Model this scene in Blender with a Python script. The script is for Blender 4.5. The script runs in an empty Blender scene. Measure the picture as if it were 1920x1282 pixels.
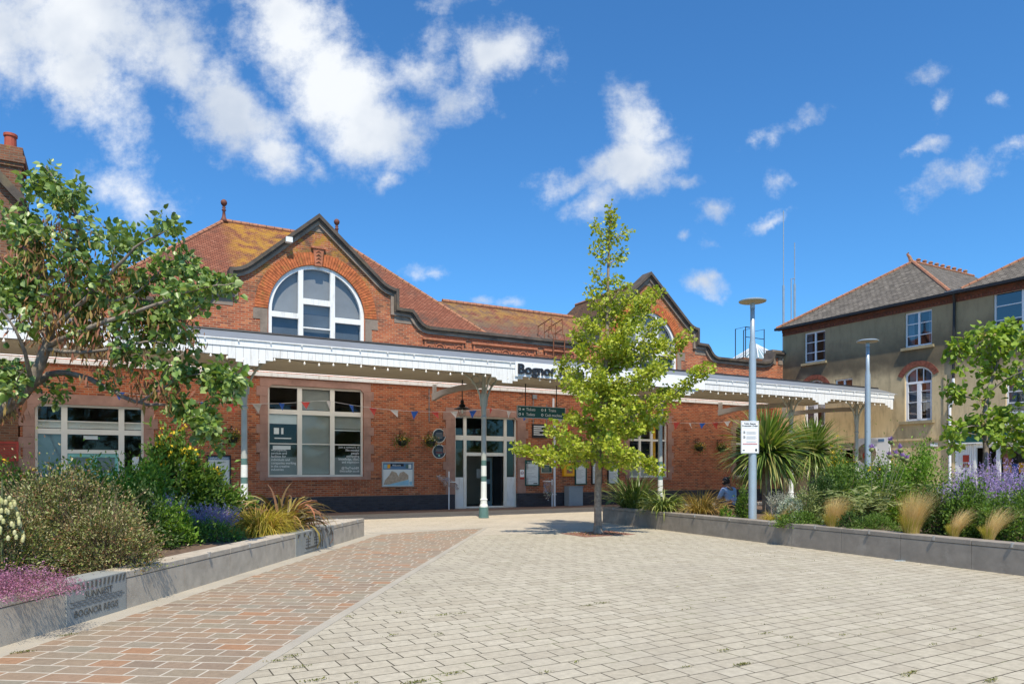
import bpy, bmesh, math, random
import numpy as np
from mathutils import Vector, Matrix
from mathutils.geometry import tessellate_polygon
R = math.radians
sc = bpy.context.scene
COL = sc.collection

# ------------------------------------------------------------------ camera
cd = bpy.data.cameras.new('camera'); cam = bpy.data.objects.new('camera', cd); COL.objects.link(cam)
cam.location = (0, 0, 1.6); cam.rotation_euler = (R(90), 0, 0)
cd.sensor_width = 36; cd.lens = 36*1348/1920; cd.shift_y = (881-641)/1920
cd.clip_end = 2000; cd.clip_start = .05
sc.camera = cam
sc.render.resolution_x = 1024; sc.render.resolution_y = 683

# ------------------------------------------------------------------ light and sky
SUN = Vector((.12, -.62, 1)).normalized()        # direction towards the sun
ELEV = math.asin(SUN.z); AZ = math.atan2(SUN.x, SUN.y)
sd = bpy.data.lights.new('sun', 'SUN'); sd.energy = 5.0; sd.angle = R(.6); sd.color = (1, .90, .74)
so = bpy.data.objects.new('sun', sd); COL.objects.link(so)
so.rotation_euler = SUN.to_track_quat('Z', 'Y').to_euler()
sc.view_settings.view_transform = 'Standard'; sc.view_settings.look = 'None'
sc.view_settings.exposure = .20; sc.view_settings.gamma = 1

def N(nt, typ, **kw):
    n = nt.nodes.new(typ)
    for k, v in kw.items(): setattr(n, k, v)
    return n
def setin(nt, n, **kw):
    for k, v in kw.items():
        s = n.inputs[k.replace('_', ' ')] if k.replace('_', ' ') in n.inputs else n.inputs[k]
        if isinstance(v, bpy.types.NodeSocket): nt.links.new(v, s)
        else: s.default_value = v
def math_(nt, op, a, b=None, c=None, clamp=False):
    n = nt.nodes.new('ShaderNodeMath'); n.operation = op; n.use_clamp = clamp
    for i, v in enumerate((a, b, c)):
        if v is None: continue
        if isinstance(v, (int, float)): n.inputs[i].default_value = v
        else: nt.links.new(v, n.inputs[i])
    return n.outputs[0]

w = bpy.data.worlds.new('World'); sc.world = w; w.use_nodes = True
nt = w.node_tree; nt.nodes.clear()
out = N(nt, 'ShaderNodeOutputWorld'); bg = N(nt, 'ShaderNodeBackground'); bg.inputs[1].default_value = .135
nt.links.new(bg.outputs[0], out.inputs[0])
sky = N(nt, 'ShaderNodeTexSky', sky_type='NISHITA', sun_disc=False)
sky.sun_elevation = ELEV; sky.sun_rotation = AZ; sky.air_density = 1.0; sky.dust_density = .5; sky.ozone_density = 3
sky.altitude = 100
tint = N(nt, 'ShaderNodeMix', data_type='RGBA', blend_type='MULTIPLY'); tint.inputs[0].default_value = 1
nt.links.new(sky.outputs[0], tint.inputs[6]); tint.inputs[7].default_value = (.42, .88, 1.22, 1)
tc = N(nt, 'ShaderNodeTexCoord'); sx = N(nt, 'ShaderNodeSeparateXYZ'); nt.links.new(tc.outputs['Generated'], sx.inputs[0])
yy = math_(nt, 'MAXIMUM', sx.outputs[1], .02)
ca = math_(nt, 'DIVIDE', sx.outputs[0], yy); cb = math_(nt, 'DIVIDE', sx.outputs[2], yy)
cv = N(nt, 'ShaderNodeCombineXYZ'); nt.links.new(ca, cv.inputs[0]); nt.links.new(cb, cv.inputs[1])
# warp so that cloud outlines are ragged
wn = N(nt, 'ShaderNodeTexNoise'); setin(nt, wn, Vector=cv.outputs[0], Scale=6.0, Detail=8.0, Roughness=.62)
wv = N(nt, 'ShaderNodeVectorMath', operation='MULTIPLY_ADD'); nt.links.new(wn.outputs['Color'], wv.inputs[0])
wv.inputs[1].default_value = (.13, .10, 0); nt.links.new(cv.outputs[0], wv.inputs[2])
# clouds in the sky: azimuth / height tangents, radii, tilt, thickness
CL = [(110,30,230,135,10,1.3),(150,140,135,80,50,1.2),(330,120,130,70,45,1.25),(420,190,160,74,38,1.3),(500,275,95,50,40,1.1),
      (560,50,115,105,50,1.3),(640,160,135,100,45,1.35),(690,230,125,72,15,1.2),(790,120,90,58,-20,.85),(930,105,90,52,-12,.95),(860,170,100,36,-20,.6),
      (590,300,40,20,60,.5),(1025,130,40,30,-60,.45),(265,365,110,34,14,.50),(930,5,60,22,0,.6),(835,5,40,16,0,.4),
      (1190,225,58,68,-35,1.05),(1185,300,110,46,-12,1.25),(1060,335,60,26,-20,.8),(1105,375,52,40,-35,1.0),(1300,318,60,16,5,.6),
      (1420,262,85,22,-25,.62),(1345,380,32,30,-25,.72),(1445,345,28,22,-30,.5),(1445,410,48,14,-18,.7),(1335,447,34,10,-5,.55),(1275,432,16,12,0,.55),
      (1325,522,52,28,0,1.0),(1345,508,30,20,0,.8),(800,512,45,14,0,.5),(905,562,22,10,0,.6),(965,560,40,9,-5,.45),
      (1760,135,50,20,-8,.5),(1780,190,30,10,-45,.35),(1730,283,42,14,-20,.6),(1820,315,110,30,-28,.85),(1890,265,70,24,-28,.75),(1870,190,18,12,30,.35),
      (745,325,28,16,-30,.5),(-120,60,160,120,0,1.1),(2100,200,180,50,-20,.9)]
acc = None
for (x, y, rx, ry, an, st) in CL:
    m = N(nt, 'ShaderNodeMapping', vector_type='TEXTURE'); nt.links.new(wv.outputs[0], m.inputs[0])
    m.inputs[1].default_value = ((x-960)/1348+.065, (881-y)/1348+.05, .0)
    m.inputs[2].default_value = (0, 0, -R(an)); m.inputs[3].default_value = (rx*1.3/1348, ry*1.35/1348, 1000)
    l = N(nt, 'ShaderNodeVectorMath', operation='LENGTH'); nt.links.new(m.outputs[0], l.inputs[0])
    d = math_(nt, 'MULTIPLY_ADD', l.outputs['Value'], -st, st)
    acc = d if acc is None else math_(nt, 'MAXIMUM', acc, d)
fn = N(nt, 'ShaderNodeTexNoise'); setin(nt, fn, Vector=cv.outputs[0], Scale=8.0, Detail=14.0, Roughness=.66)
fn2 = N(nt, 'ShaderNodeTexNoise'); setin(nt, fn2, Vector=cv.outputs[0], Scale=4.5, Detail=5.0, Roughness=.5)
dens = math_(nt, 'ADD', acc, math_(nt, 'MULTIPLY_ADD', fn.outputs[0], 2.9, -1.50))
mr = N(nt, 'ShaderNodeMapRange', interpolation_type='SMOOTHSTEP'); nt.links.new(dens, mr.inputs[0])
mr.inputs[1].default_value = -.04; mr.inputs[2].default_value = .95; mr.inputs[4].default_value = .96
front = math_(nt, 'GREATER_THAN', sx.outputs[1], .04)
fac = math_(nt, 'MULTIPLY', mr.outputs[0], front)
shade = N(nt, 'ShaderNodeMapRange', interpolation_type='SMOOTHSTEP'); nt.links.new(fn2.outputs[0], shade.inputs[0])
shade.inputs[1].default_value = .34; shade.inputs[2].default_value = .62
cc = N(nt, 'ShaderNodeMix', data_type='RGBA'); nt.links.new(shade.outputs[0], cc.inputs[0])
cc.inputs[6].default_value = (3.9, 4.4, 5.2, 1); cc.inputs[7].default_value = (6.3, 6.5, 6.7, 1)
mx = N(nt, 'ShaderNodeMix', data_type='RGBA'); nt.links.new(fac, mx.inputs[0])
nt.links.new(tint.outputs[2], mx.inputs[6]); nt.links.new(cc.outputs[2], mx.inputs[7])
nt.links.new(mx.outputs[2], bg.inputs[0])

# ------------------------------------------------------------------ frames of reference
TH = math.atan(1348/2390.)
U = Vector((math.cos(TH), math.sin(TH), 0)); NN = Vector((math.sin(TH), -math.cos(TH), 0)); O = Vector((-1.13, 30.4, 0))
def SP(s, q, z=0): return O + U*s + NN*q + Vector((0, 0, z))      # along the station front, out from it, up
def P(px, py, d): return Vector(((px-960)/1348*d, d, 1.6+(881-py)/1348*d))   # a traced point at a chosen distance
rnd = random.Random(5); RS = np.random.RandomState(7)

# ------------------------------------------------------------------ mesh helpers
class MB:
    def __init__(s): s.v = []; s.f = []; s.m = []
    def add(s, vs, fs, mi=0):
        b = len(s.v); s.v += [tuple(v) for v in vs]
        for f in fs: s.f.append(tuple(b+i for i in f)); s.m.append(mi)
        return s
    def box(s, x0, x1, y0, y1, z0, z1, mi=0):
        v = [(x, y, z) for z in (z0, z1) for y in (y0, y1) for x in (x0, x1)]
        return s.add(v, [(0,2,3,1),(4,5,7,6),(0,1,5,4),(2,6,7,3),(0,4,6,2),(1,3,7,5)], mi)
    def prism(s, poly, y0, y1, holes=(), mi=0, plane='xz', back=True, rim=True):
        def T(p, y): return (p[0], y, p[1]) if plane == 'xz' else (p[0], p[1], y)
        loops = [list(poly)]+[list(h) for h in holes]
        tris = tessellate_polygon([[Vector((p[0], p[1], 0)) for p in l] for l in loops])
        flat = [p for l in loops for p in l]; n = len(flat)
        fs = []
        for t in tris:
            a, b, c = [flat[i] for i in t]
            cr = (b[0]-a[0])*(c[1]-a[1])-(b[1]-a[1])*(c[0]-a[0])
            if abs(cr) < 1e-9: continue
            t = t if cr > 0 else t[::-1]              # ccw in plane
            if plane == 'xz': fs.append(tuple(t)); 
            else: fs.append(tuple(t[::-1]))
            if back: fs.append(tuple(n+i for i in ((t[::-1]) if plane == 'xz' else t)))
        s.add([T(p, y0) for p in flat]+[T(p, y1) for p in flat], fs, mi)
        if rim:
            b = 0
            for li, l in enumerate(loops):
                k = len(l); area = sum(l[i][0]*l[(i+1) % k][1]-l[(i+1) % k][0]*l[i][1] for i in range(k))
                ff = []
                for i in range(k):
                    j = (i+1) % k; q = (b+i, b+j, n+b+j, n+b+i)
                    flip = (area > 0) != (li > 0)
                    if plane == 'xz': flip = flip
                    else: flip = not flip
                    ff.append(q[::-1] if flip else q)
                base = len(s.v)-2*n
                for f in ff: s.f.append(tuple(base+i for i in f)); s.m.append(mi)
                b += k
        return s
    def tube(s, pts, rad, n=8, mi=0, cap=True):
        pts = [Vector(p) for p in pts]
        if isinstance(rad, (int, float)): rad = [rad]*len(pts)
        vs = []; prev = None
        for i, p in enumerate(pts):
            t = (pts[min(i+1, len(pts)-1)]-pts[max(i-1, 0)]); t = t.normalized() if t.length > 1e-9 else Vector((0, 0, 1))
            a = (prev if prev is not None else (Vector((1, 0, 0)) if abs(t.x) < .9 else Vector((0, 1, 0))))
            a = (a-t*a.dot(t)); a = a.normalized() if a.length > 1e-6 else t.orthogonal().normalized(); prev = a
            b = t.cross(a)
            for k in range(n):
                an = 2*math.pi*k/n; vs.append(p+(a*math.cos(an)+b*math.sin(an))*rad[i])
        fs = [(i*n+k, i*n+(k+1) % n, (i+1)*n+(k+1) % n, (i+1)*n+k) for i in range(len(pts)-1) for k in range(n)]
        if cap: fs += [tuple(range(n))[::-1], tuple((len(pts)-1)*n+k for k in range(n))]
        return s.add(vs, fs, mi)
    def lathe(s, prof, c=(0, 0, 0), n=16, mi=0):
        vs = [(c[0]+r*math.cos(2*math.pi*k/n), c[1]+r*math.sin(2*math.pi*k/n), c[2]+z) for r, z in prof for k in range(n)]
        fs = [(i*n+k, i*n+(k+1) % n, (i+1)*n+(k+1) % n, (i+1)*n+k) for i in range(len(prof)-1) for k in range(n)]
        fs += [tuple(range(n))[::-1], tuple((len(prof)-1)*n+k for k in range(n))]
        return s.add(vs, fs, mi)
    def quad(s, a, b, c, d, mi=0): return s.add([a, b, c, d], [(0, 1, 2, 3)], mi)
    def build(s, name, mats, parent=None, smooth=False, bevel=0, uv=True):
        me = bpy.data.meshes.new(name); me.from_pydata(s.v, [], s.f)
        if not isinstance(mats, (list, tuple)): mats = [mats]
        for m in mats: me.materials.append(m)
        me.polygons.foreach_set('material_index', s.m)
        if smooth: me.polygons.foreach_set('use_smooth', [True]*len(s.f))
        me.update()
        if uv:                                           # UVs in metres, laid along each face
            ul = me.uv_layers.new(name='UVMap').data
            for p in me.polygons:
                n = p.normal
                if abs(n.z) > .999: a = Vector((1, 0, 0)); b = Vector((0, 1, 0))
                else:
                    a = Vector((0, 0, 1)).cross(n).normalized(); b = n.cross(a)
                for li in p.loop_indices:
                    co = me.vertices[me.loops[li].vertex_index].co
                    ul[li].uv = (co.dot(a), co.dot(b))
        o = bpy.data.objects.new(name, me); COL.objects.link(o)
        if parent: o.parent = parent
        if bevel:
            b = o.modifiers.new('bevel', 'BEVEL'); b.width = bevel; b.segments = 2; b.limit_method = 'ANGLE'
        return o
def tag(o, label, cat=None, group=None, kind=None):
    if label: o['label'] = label
    if cat: o['category'] = cat
    if group: o['group'] = group
    if kind: o['kind'] = kind
    return o
def thing(name, loc, label, cat, group=None, rz=0):
    o = bpy.data.objects.new(name, None); COL.objects.link(o); o.empty_display_size = .2
    o.location = loc; o.rotation_euler = (0, 0, rz)
    return tag(o, label, cat, group)
def npmesh(name, V, F, mat, parent=None, smooth=False):       # V (n,3), F list of index tuples arrays with same length
    me = bpy.data.meshes.new(name); V = np.asarray(V, np.float32); F = np.asarray(F, np.int32)
    k = F.shape[1]; me.vertices.add(len(V)); me.vertices.foreach_set('co', V.ravel())
    me.loops.add(F.size); me.loops.foreach_set('vertex_index', F.ravel())
    me.polygons.add(len(F)); me.polygons.foreach_set('loop_start', np.arange(0, F.size, k, dtype=np.int32))
    try: me.polygons.foreach_set('loop_total', np.full(len(F), k, np.int32))
    except Exception: pass
    me.update(calc_edges=True); me.validate()
    me.materials.append(mat)
    if smooth: me.polygons.foreach_set('use_smooth', [True]*len(F))
    o = bpy.data.objects.new(name, me); COL.objects.link(o)
    if parent: o.parent = parent
    return o
_tx = {}
def text(body, size, parent, mat, loc, name='lettering', align='LEFT', depth=.004, sx=1, rot=(R(90), 0, 0), spacing=1, bold=0):
    key = (body, size, align, depth, spacing, bold)
    if key not in _tx:
        c = bpy.data.curves.new('t', 'FONT'); c.body = body; c.size = size; c.align_x = align; c.extrude = depth/2
        c.space_line = spacing; c.resolution_u = 3; c.offset = bold
        t = bpy.data.objects.new('t', c); COL.objects.link(t)
        me = bpy.data.meshes.new_from_object(t.evaluated_get(bpy.context.evaluated_depsgraph_get()))
        bpy.data.objects.remove(t); bpy.data.curves.remove(c); _tx[key] = me
    me = _tx[key].copy(); me.materials.clear(); me.materials.append(mat)
    o = bpy.data.objects.new(name, me); COL.objects.link(o); o.parent = parent
    o.location = loc; o.rotation_euler = rot; o.scale = (sx, 1, 1)
    return o

# ------------------------------------------------------------------ materials
def rgb(c): return (c[0], c[1], c[2], 1)
def base_mat(name, rough=.7, spec=.4, metal=0):
    m = bpy.data.materials.new(name); m.use_nodes = True; nt = m.node_tree
    b = nt.nodes['Principled BSDF']; b.inputs['Roughness'].default_value = rough
    b.inputs['Specular IOR Level'].default_value = spec; b.inputs['Metallic'].default_value = metal
    return m, nt, b
def ramp(nt, fac, stops):
    r = nt.nodes.new('ShaderNodeValToRGB'); e = r.color_ramp.elements
    while len(e) < len(stops): e.new(.5)
    for i, (p, c) in enumerate(stops): e[i].position = p; e[i].color = rgb(c)
    nt.links.new(fac, r.inputs[0]); return r.outputs[0]
def mixc(nt, fac, a, b, mode='MIX'):
    n = nt.nodes.new('ShaderNodeMix'); n.data_type = 'RGBA'; n.blend_type = mode
    for i, v in ((0, fac), (6, a), (7, b)):
        if isinstance(v, bpy.types.NodeSocket): nt.links.new(v, n.inputs[i])
        elif i == 0: n.inputs[0].default_value = v
        else: n.inputs[i].default_value = rgb(v)
    return n.outputs[2]
def noise(nt, vec, scale, detail=4, rough=.6):
    n = nt.nodes.new('ShaderNodeTexNoise'); n.inputs['Scale'].default_value = scale
    n.inputs['Detail'].default_value = detail; n.inputs['Roughness'].default_value = rough
    if vec is not None: nt.links.new(vec, n.inputs[0])
    return n.outputs[0]
def step(nt, v, a, b):
    n = nt.nodes.new('ShaderNodeMapRange'); n.interpolation_type = 'SMOOTHSTEP'
    nt.links.new(v, n.inputs[0]); n.inputs[1].default_value = a; n.inputs[2].default_value = b; return n.outputs[0]
def bump(nt, b, h, dist=.01, strength=.6):
    n = nt.nodes.new('ShaderNodeBump'); n.inputs['Distance'].default_value = dist; n.inputs['Strength'].default_value = strength
    nt.links.new(h, n.inputs['Height']); nt.links.new(n.outputs[0], b.inputs['Normal'])
def plain(name, c, rough=.6, var=.12, scale=3, metal=0, spec=.4, dirt=None):
    m, nt, b = base_mat(name, rough, spec, metal)
    t = nt.nodes.new('ShaderNodeTexCoord'); v = t.outputs['Object']
    n1 = noise(nt, v, scale, 6)
    c0 = tuple(x*(1-var) for x in c); c1 = tuple(min(1, x*(1+var)) for x in c)
    col = ramp(nt, n1, [(.3, c0), (.7, c1)])
    if dirt:
        n2 = noise(nt, v, scale*.6, 8, .7); col = mixc(nt, step(nt, n2, .5, .75), col, dirt)
    nt.links.new(col, b.inputs['Base Color']); bump(nt, b, noise(nt, v, scale*12, 3), .004, .3)
    return m
def brick_mat(name, cols, mortar, bw=.235, bh=.0775, mw=.011, stain=None, lichen=0, off=.5, sq=1, sqf=2, rough=.85, blotch=None, rot=0, nscale=1.0, mossy=None, bumpd=.008, spots=False):
    m, nt, b = base_mat(name, rough, .25)
    t = nt.nodes.new('ShaderNodeTexCoord'); mp = nt.nodes.new('ShaderNodeMapping'); nt.links.new(t.outputs['UV'], mp.inputs[0])
    mp.inputs[2].default_value = (0, 0, rot)
    wob = nt.nodes.new('ShaderNodeTexNoise'); wob.inputs['Scale'].default_value = 2.2; nt.links.new(mp.outputs[0], wob.inputs[0])
    va = nt.nodes.new('ShaderNodeVectorMath'); va.operation = 'MULTIPLY_ADD'; nt.links.new(wob.outputs['Color'], va.inputs[0])
    va.inputs[1].default_value = (mw*1.2, mw*1.0, 0); nt.links.new(mp.outputs[0], va.inputs[2]); vec = va.outputs[0]
    def bt(shift=0):
        k = nt.nodes.new('ShaderNodeTexBrick'); nt.links.new(vec, k.inputs[0])
        k.offset = off; k.squash = sq; k.squash_frequency = sqf
        for nme, v in (('Scale', 1), ('Mortar Size', mw), ('Mortar Smooth', .25), ('Brick Width', bw), ('Row Height', bh), ('Bias', 0)):
            k.inputs[nme].default_value = v
        return k
    k = bt(); k.inputs['Color1'].default_value = (0, 0, 0, 1); k.inputs['Color2'].default_value = (1, 1, 1, 1); k.inputs['Mortar'].default_value = (.5, .5, .5, 1)
    col = ramp(nt, k.outputs['Color'], [(i/(len(cols)-1) if len(cols) > 1 else 0, c) for i, c in enumerate(cols)])
    fine = noise(nt, t.outputs['Object'], 14*nscale, 6, .7)
    col = mixc(nt, .55, col, ramp(nt, fine, [(.25, (.35,)*3), (.75, (.75,)*3)]), 'OVERLAY')
    mort = mixc(nt, noise(nt, t.outputs['Object'], 3), mortar, tuple(x*.6 for x in mortar))
    if mossy:
        mort = mixc(nt, step(nt, noise(nt, t.outputs['Object'], mossy[1], 5, .7), .52, .66), mort, mossy[0])
    col = mixc(nt, k.outputs['Fac'], col, mort)
    if blotch: col = mixc(nt, math_(nt, 'MULTIPLY', step(nt, noise(nt, t.outputs['Object'], blotch[1], 7, .65), blotch[2], blotch[3]), blotch[4]), col, blotch[0])
    if stain: col = mixc(nt, math_(nt, 'MULTIPLY', step(nt, noise(nt, t.outputs['Object'], stain[1], 7, .7), stain[2], stain[3]), stain[4]), col, stain[0])
    if spots:                                             # trodden gum and oil drips
        for scl, rad, amt in ((2.3, .045, .55), (.9, .05, .35)):
            vo = nt.nodes.new('ShaderNodeTexVoronoi'); vo.inputs['Scale'].default_value = scl; nt.links.new(t.outputs['Object'], vo.inputs[0])
            f = math_(nt, 'SUBTRACT', 1, step(nt, math_(nt, 'ADD', vo.outputs['Distance'], math_(nt, 'MULTIPLY', noise(nt, t.outputs['Object'], 9, 3), .05)), rad*.6, rad*1.5+.01))
            col = mixc(nt, math_(nt, 'MULTIPLY', f, amt), col, (.12,.11,.09))
        col = mixc(nt, math_(nt, 'MULTIPLY', step(nt, noise(nt, t.outputs['Object'], .16, 6, .75), .50, .66), .28), col, (.24,.215,.17))
    if lichen:                                            # lichen grows only high on the gables
        sep = nt.nodes.new('ShaderNodeSeparateXYZ'); nt.links.new(t.outputs['Object'], sep.inputs[0])
        hz = step(nt, sep.outputs[2], 7.6, 10.2)
        nz = step(nt, noise(nt, t.outputs['Object'], 2.2, 8, .75), .45, .60)
        col = mixc(nt, math_(nt, 'MULTIPLY', math_(nt, 'MULTIPLY', hz, nz), lichen), col, (.38, .22, .03))
        dk = step(nt, noise(nt, t.outputs['Object'], 1.3, 7, .7), .44, .62)
        col = mixc(nt, math_(nt, 'MULTIPLY', math_(nt, 'MULTIPLY', step(nt, sep.outputs[2], 6.6, 8.6), dk), .6), col, (.075, .06, .045))
    nt.links.new(col, b.inputs['Base Color'])
    inv = math_(nt, 'SUBTRACT', 1, k.outputs['Fac']); bump(nt, b, math_(nt, 'ADD', inv, math_(nt, 'MULTIPLY', fine, .4)), bumpd, .5)
    return m
def foliage(name, cols, trans=.35, rough=.5, spec=.35):
    m = bpy.data.materials.new(name); m.use_nodes = True; nt = m.node_tree; b = nt.nodes['Principled BSDF']
    g = nt.nodes.new('ShaderNodeNewGeometry')
    col = ramp(nt, g.outputs['Random Per Island'], [(i/max(1, len(cols)-1), c) for i, c in enumerate(cols)])
    t = nt.nodes.new('ShaderNodeTexCoord'); n = noise(nt, t.outputs['Object'], 1.7, 4, .6)
    col = mixc(nt, .5, col, ramp(nt, n, [(.3, (.36,)*3), (.7, (.68,)*3)]), 'OVERLAY')
    nt.links.new(col, b.inputs['Base Color']); b.inputs['Roughness'].default_value = rough; b.inputs['Specular IOR Level'].default_value = spec
    tr = nt.nodes.new('ShaderNodeBsdfTranslucent')
    nt.links.new(mixc(nt, 1, col, (1.0, 1.0, .45), 'MULTIPLY'), tr.inputs[0])
    mxs = nt.nodes.new('ShaderNodeMixShader'); mxs.inputs[0].default_value = trans
    nt.links.new(b.outputs[0], mxs.inputs[1]); nt.links.new(tr.outputs[0], mxs.inputs[2])
    nt.links.new(mxs.outputs[0], nt.nodes['Material Output'].inputs[0]); return m
def glass_mat(name, tintc=(.75, .82, .84), base=.10):
    m = bpy.data.materials.new(name); m.use_nodes = True; nt = m.node_tree; nt.nodes.clear()
    o = nt.nodes.new('ShaderNodeOutputMaterial'); tr = nt.nodes.new('ShaderNodeBsdfTransparent'); tr.inputs[0].default_value = rgb(tintc)
    gl = nt.nodes.new('ShaderNodeBsdfGlossy'); gl.inputs['Roughness'].default_value = .03
    fr = nt.nodes.new('ShaderNodeLayerWeight'); fr.inputs[0].default_value = .5
    t = nt.nodes.new('ShaderNodeTexCoord'); bp = nt.nodes.new('ShaderNodeBump'); bp.inputs['Distance'].default_value = .01; bp.inputs['Strength'].default_value = .08
    nt.links.new(noise(nt, t.outputs['Object'], 1.5, 2), bp.inputs['Height']); nt.links.new(bp.outputs[0], gl.inputs['Normal'])
    f = math_(nt, 'MULTIPLY_ADD', math_(nt, 'POWER', fr.outputs['Facing'], 4.0), .85, .035+base, clamp=True)
    ms = nt.nodes.new('ShaderNodeMixShader'); nt.links.new(f, ms.inputs[0]); nt.links.new(tr.outputs[0], ms.inputs[1]); nt.links.new(gl.outputs[0], ms.inputs[2])
    nt.links.new(ms.outputs[0], o.inputs[0]); return m

M = {}
M['brick'] = brick_mat('red_brick', [(.25,.06,.03),(.45,.115,.045),(.34,.08,.032),(.52,.17,.07),(.16,.05,.03),(.40,.09,.035)], (.50,.30,.19), mw=.012,
    stain=((.60,.42,.32), .8, .60, .76, .45), blotch=((.10,.05,.035), 1.3, .52, .72, .6), lichen=.85)
M['brick_dark'] = brick_mat('dark_plinth_brick', [(.035,.035,.045),(.05,.05,.065),(.028,.028,.035)], (.07,.065,.065), rough=.5)
M['brick_arch'] = plain('orange_rubbed_brick', (.46,.13,.045), .85, .45, 6, dirt=(.30,.17,.04))
M['brick_old'] = brick_mat('old_brown_brick', [(.17,.07,.04),(.24,.095,.05),(.12,.05,.03)], (.25,.19,.13), stain=((.07,.055,.045), .8, .5, .7, .6), blotch=((.34,.22,.05), 2, .6, .72, .7))
M['stone_pink'] = plain('pink_sandstone', (.36,.21,.165), .85, .22, 2, dirt=(.22,.13,.10))
M['stone_grey'] = plain('weathered_stone', (.24,.19,.15), .9, .3, 2, dirt=(.10,.085,.07))
M['coping'] = plain('dark_coping_stone', (.085,.068,.055), .8, .4, 2.5, dirt=(.16,.125,.07))
M['terra'] = plain('terracotta', (.40,.145,.075), .8, .3, 5, dirt=(.25,.12,.06))
M['ridge'] = plain('weathered_ridge_tile', (.34,.15,.085), .85, .35, 7, dirt=(.27,.18,.07))
M['terra_dark'] = plain('dark_terracotta', (.16,.06,.04), .7, .3, 6)
def roof_mat(name, cols, patches, bw=.17, bh=.1):
    m, nt, b = base_mat(name, .85, .2); t = nt.nodes.new('ShaderNodeTexCoord')
    k = nt.nodes.new('ShaderNodeTexBrick'); nt.links.new(t.outputs['UV'], k.inputs[0]); k.offset = .5
    for nme, v in (('Scale', 1), ('Mortar Size', .012), ('Mortar Smooth', .3), ('Brick Width', bw), ('Row Height', bh)): k.inputs[nme].default_value = v
    k.inputs['Color1'].default_value = (0, 0, 0, 1); k.inputs['Color2'].default_value = (1, 1, 1, 1); k.inputs['Mortar'].default_value = (.5, .5, .5, 1)
    col = ramp(nt, k.outputs['Color'], [(i/(len(cols)-1), c) for i, c in enumerate(cols)])
    col = mixc(nt, k.outputs['Fac'], col, tuple(x*.3 for x in cols[0]))
    sep = nt.nodes.new('ShaderNodeSeparateXYZ'); nt.links.new(t.outputs['Object'], sep.inputs[0])
    for (c, scl, a, bb, amt, xr, zr) in patches:
        f = math_(nt, 'MULTIPLY', step(nt, noise(nt, t.outputs['Object'], scl, 8, .72), a, bb), amt)
        if xr:
            f = math_(nt, 'MULTIPLY', f, step(nt, sep.outputs[0], xr[0], xr[1])); f = math_(nt, 'MULTIPLY', f, math_(nt, 'SUBTRACT', 1, step(nt, sep.outputs[0], xr[2], xr[3])))
        if zr: f = math_(nt, 'MULTIPLY', f, step(nt, sep.outputs[2], zr[0], zr[1]))
        col = mixc(nt, f, col, c)
    nt.links.new(col, b.inputs['Base Color'])
    wv = nt.nodes.new('ShaderNodeSeparateXYZ'); nt.links.new(t.outputs['UV'], wv.inputs[0])
    saw = math_(nt, 'SUBTRACT', 1, math_(nt, 'FRACT', math_(nt, 'DIVIDE', wv.outputs[1], bh)))
    bump(nt, b, math_(nt, 'ADD', saw, math_(nt, 'MULTIPLY', k.outputs['Fac'], -.5)), .03, .8); return m
TC = [(.20,.075,.045),(.29,.11,.065),(.24,.085,.05),(.34,.145,.09)]
M['roof'] = roof_mat('clay_roof_tiles', TC, [((.09,.065,.05), .8, .48, .68, .75, None, None), ((.44,.24,.03), 2.0, .38, .62, .75, (-9.9, -9.1, -6.5, -5), (8.0, 9.6)), ((.5,.42,.36), 7, .68, .74, .8, None, None)])
M['roof_low'] = roof_mat('lichened_roof_tiles', TC, [((.13,.10,.08), 1.2, .38, .58, .9, None, None), ((.42,.22,.04), 2.4, .40, .64, .7, None, (7.6, 9.0)), ((.32,.28,.25), 4, .6, .7, .7, None, None)])
M['roof_dark'] = roof_mat('dark_weathered_tiles', [(.13,.075,.05),(.17,.10,.06),(.10,.06,.045)], [((.40,.20,.05), 2.4, .55, .68, .8, None, (9.2, 10.6))])
M['slate'] = roof_mat('grey_slate', [(.10,.088,.072),(.17,.15,.125),(.125,.11,.09),(.21,.185,.155)], [((.24,.21,.14), 3, .58, .72, .55, None, None), ((.06,.055,.05), 1.2, .55, .7, .6, None, None)], bw=.26, bh=.2)
M['white'] = plain('white_paint', (.82,.83,.83), .45, .03, 1.5, dirt=(.66,.65,.60))
def painted(name, c, dirtc, amt):                        # paint with rain streaks and a little flaking
    m, nt, b = base_mat(name, .5, .4); t = nt.nodes.new('ShaderNodeTexCoord'); mp = nt.nodes.new('ShaderNodeMapping'); nt.links.new(t.outputs['Object'], mp.inputs[0]); mp.inputs[3].default_value = (5, 5, .9)
    col = mixc(nt, math_(nt, 'MULTIPLY', step(nt, noise(nt, mp.outputs[0], 1.6, 8, .7), .48, .70), amt), c, dirtc)
    col = mixc(nt, math_(nt, 'MULTIPLY', step(nt, noise(nt, t.outputs['Object'], 7, 8, .75), .63, .70), amt), col, tuple(x*.7 for x in dirtc))
    nt.links.new(col, b.inputs['Base Color']); bump(nt, b, noise(nt, t.outputs['Object'], 25, 3), .004, .3); return m
M['white'] = painted('white_timber_paint', (.80,.80,.78), (.46,.43,.36), .55)
M['offwhite'] = plain('cream_paint', (.80,.76,.68), .5, .05, 2)
M['upvc'] = plain('white_upvc', (.76,.77,.80), .35, .03, 2)
M['lead'] = plain('lead_grey', (.20,.215,.23), .5, .10, 2)
M['upglass_hi'] = plain('grey_glass_tone', (.24,.25,.26), .8, .12, 1.2); M['upglass_lo'] = plain('dim_blue_grey_glass_tone', (.085,.11,.14), .8, .2, 1.5)  # greys standing in for sky and room light in the high windows
M['black'] = plain('black_trim', (.018,.018,.02), .5, .2, 3)
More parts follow.
